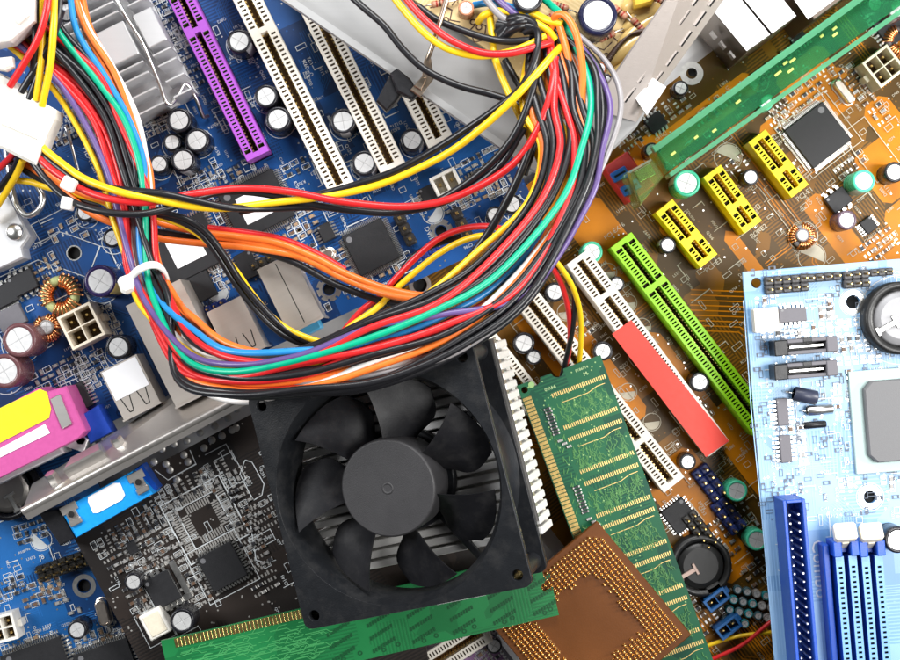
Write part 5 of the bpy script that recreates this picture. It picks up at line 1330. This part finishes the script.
# ---- orange branch passing under the loom
cable('branch_cable', 'orange and black wires running low under the loom to the orange motherboard', (300, 255, 120), [
 ('orange', [(26,158,122),(45,172,122),(75,190,122),(112,204,126),(150,220,126),(195,231,126),(235,236,128),(275,242,130),(312,256,130),(350,275,132),(390,290,138),(430,296,146),(465,288,165)]),
 ('orange', [(20,160,118),(55,184,118),(90,212,122),(120,226,124),(157,238,124),(200,243,124),(250,248,128),(300,257,126),(345,279,130),(388,295,136),(432,302,146),(470,292,160)]),
 ('orange', [(200,234,124),(240,241,124),(285,251,126),(320,266,128),(352,282,130),(390,295,142),(430,299,152),(468,292,168)]),
 ('red', [(208,228,124),(240,232,126),(280,239,126),(315,253,126),(345,270,126)]),
 ('black', [(22,164,112),(55,180,112),(95,208,112),(140,228,118),(180,236,118),(230,243,120),(290,261,122),(335,284,124),(385,302,128),(425,306,136),(462,296,150)]),
 ('yellow', [(10,180,112),(30,182,114),(50,188,116),(95,199,118),(112,206,118)]),
 ('black', [(8,160,118),(35,176,116),(70,196,114),(100,205,116)]),
], 3.2)
cable('branch_cable', 'twin black wires with a yellow wire looping below the silver network port', (240, 270, 130), [
 ('black', [(140,209,150),(165,213,154),(188,220,152),(206,232,148),(224,254,142),(240,280,136),(262,307,136),(287,331,140),(312,343,140),(335,348,140)]),
 ('black', [(140,211,146),(165,216,150),(186,224,148),(203,236,144),(219,258,138),(234,282,132),(256,310,132),(282,334,138),(308,346,136),(332,350,136)]),
 ('yellow', [(140,213,144),(163,218,146),(190,229,142),(214,248,138),(234,268,134),(251,292,132),(270,315,136),(292,331,140),(322,342,142),(337,338,142),(352,325,138),(378,307,132),(402,284,130),(440,253,140),(475,237,156),(505,238,172),(530,247,190)]),
 ('red', [(332,345,130),(345,329,128),(362,310,126),(380,296,124),(398,276,130),(430,245,142),(458,230,150),(488,226,160),(512,233,172),(532,245,186)]),
 ('black', [(330,348,126),(350,333,124),(374,314,122),(390,297,120),(408,262,124),(432,246,132),(462,236,140)]),
], 2.9)
cable('strap_cable', 'single black cable running from the wire bundle down to the blue motherboard edge', (480, 240, 170), [
 ('black', [(540,120,214),(522,170,206),(505,205,196),(485,238,182),(462,268,172),(440,294,166),(428,306,164)])], 3.6)
cable('fan_cable', 'thin red, yellow and black lead coming from the loom down behind the green memory module', (570, 320, 110), [
 ('red', [(540,250,205),(553,268,190),(563,288,170),(569,315,140),(570,342,110),(567,362,88),(560,382,70)]),
 ('yellow', [(545,250,205),(560,267,192),(573,288,172),(580,315,140),(581,345,110),(579,366,88),(574,390,70)]),
 ('black', [(536,255,200),(552,264,190),(568,274,176),(574,292,160),(573,325,130),(567,356,96),(560,384,72)]),
], 2.5)
TW = cable('supply_wires', 'loose yellow, red and black wires arching over the grey tray', (470, 60, 185), [
 ('black', [(340,-14,182),(362,6,186),(384,26,188),(404,50,188),(426,70,188),(458,85,190),(490,94,192),(515,103,196),(532,118,200)]),
 ('yellow', [(384,-16,190),(402,8,194),(424,32,198),(448,49,200),(478,56,202),(508,52,204),(530,44,206),(545,36,202)]),
 ('red', [(396,-16,194),(414,8,198),(434,28,202),(456,43,206),(482,53,208),(510,53,212),(536,47,212),(552,42,206)]),
 ('black', [(418,6,184),(434,18,186),(452,26,188),(480,36,192),(506,41,196),(530,40,202)]),
 ('yellow', [(478,22,172),(484,15,182),(497,11,186),(520,16,192),(545,28,200),(556,40,200)]),
 ('yellow', [(490,15,180),(492,34,186),(495,58,190),(505,85,194),(518,112,198),(533,145,198),(545,172,196)]),
 ('yellow', [(505,12,178),(530,12,190),(548,20,200),(562,24,205)]),
 ('violet', [(488,-12,182),(500,1,188),(514,13,192),(528,22,194)]), ('grey', [(478,-12,184),(490,4,190),(502,17,192),(520,26,194)]), ('blue', [(474,5,166),(492,3,176),(512,8,186),(530,20,192)]),
 ('green', [(532,-14,180),(545,0,186),(560,13,198),(570,24,204)]),
 ('orange', [(552,30,196),(556,16,206),(566,16,212),(576,34,216),(582,66,220),(582,104,222)]), ('orange', [(560,36,190),(558,22,200),(564,40,206),(570,66,210),(575,100,214)]),
 ('orange', [(535,55,190),(545,72,200),(556,92,206),(563,118,214)]),
 ('black', [(525,32,196),(536,30,206),(538,42,212),(534,62,214),(522,86,214),(502,104,206),(470,127,190),(430,152,172),(392,172,162),(350,186,156),(312,196,154),(275,204,150),(240,212,140)]),
 ('black', [(505,60,178),(515,78,184),(530,104,190),(545,140,200),(552,165,206)]), ('black', [(533,92,190),(540,120,196),(532,150,200),(524,175,196)]),
], 3.2)
cable('loose_wire', 'short pale grey wire curving out from under the loom at the fan corner', (240, 398, 150), [('white', [(178,366,150),(195,384,152),(214,396,158),(243,402,170),(272,397,200),(300,388,226)])], 3.0)
cable('loose_wire', 'red and yellow wires lying on the orange motherboard in the deep shade', (735, 640, 40), [('red', [(690,668,34),(720,656,40),(745,643,44),(770,622,44),(800,600,40)]), ('yellow', [(685,655,34),(715,643,38),(740,636,42),(790,630,40)])], 2.0)
# ================================================================ camera and lamps
cd = bpy.data.cameras.new('camera'); cam = bpy.data.objects.new('camera', cd); COL.objects.link(cam)
cam.location = (0, 0, D*S); cam.rotation_euler = (0, 0, 0)
cd.sensor_fit = 'HORIZONTAL'; cd.sensor_width = 36; cd.lens = 36*D/900; cd.clip_start = 0.01; cd.clip_end = 10
sc.camera = cam
w = bpy.data.worlds.new('World'); sc.world = w; w.use_nodes = True
bg = w.node_tree.nodes['Background']; bg.inputs['Color'].default_value = (0.95, 0.97, 1.0, 1); bg.inputs['Strength'].default_value = 0.07
def softbox(name, p, target, size, power, col=(1, 1, 1)):
    l = bpy.data.lights.new(name, 'AREA'); l.shape = 'RECTANGLE'; l.size = size[0]*S; l.size_y = size[1]*S; l.energy = power; l.color = col
    o = bpy.data.objects.new(name, l); COL.objects.link(o); o.location = Vector(p)*S
    d = (Vector(target)-Vector(p)); o.rotation_euler = d.to_track_quat('-Z', 'Y').to_euler(); return o
softbox('glare_softbox', (700, -80, 1250), (330, -40, 100), (520, 440), 1.45, (1, 0.99, 0.97))
softbox('key_softbox', (1520, 60, 720), (200, 0, 60), (300, 500), 2.3, (1, 0.985, 0.96))
softbox('top_softbox', (60, 960, 950), (20, 120, 80), (900, 420), 1.85)
softbox('side_softbox', (-1350, 250, 1050), (-100, 0, 80), (500, 700), 1.9, (0.97, 0.985, 1))
sc.view_settings.view_transform = 'Standard'; sc.view_settings.look = 'None'; sc.view_settings.exposure = 0; sc.view_settings.gamma = 1
sc.render.engine = 'CYCLES'; sc.cycles.use_denoising = True; sc.cycles.max_bounces = 8
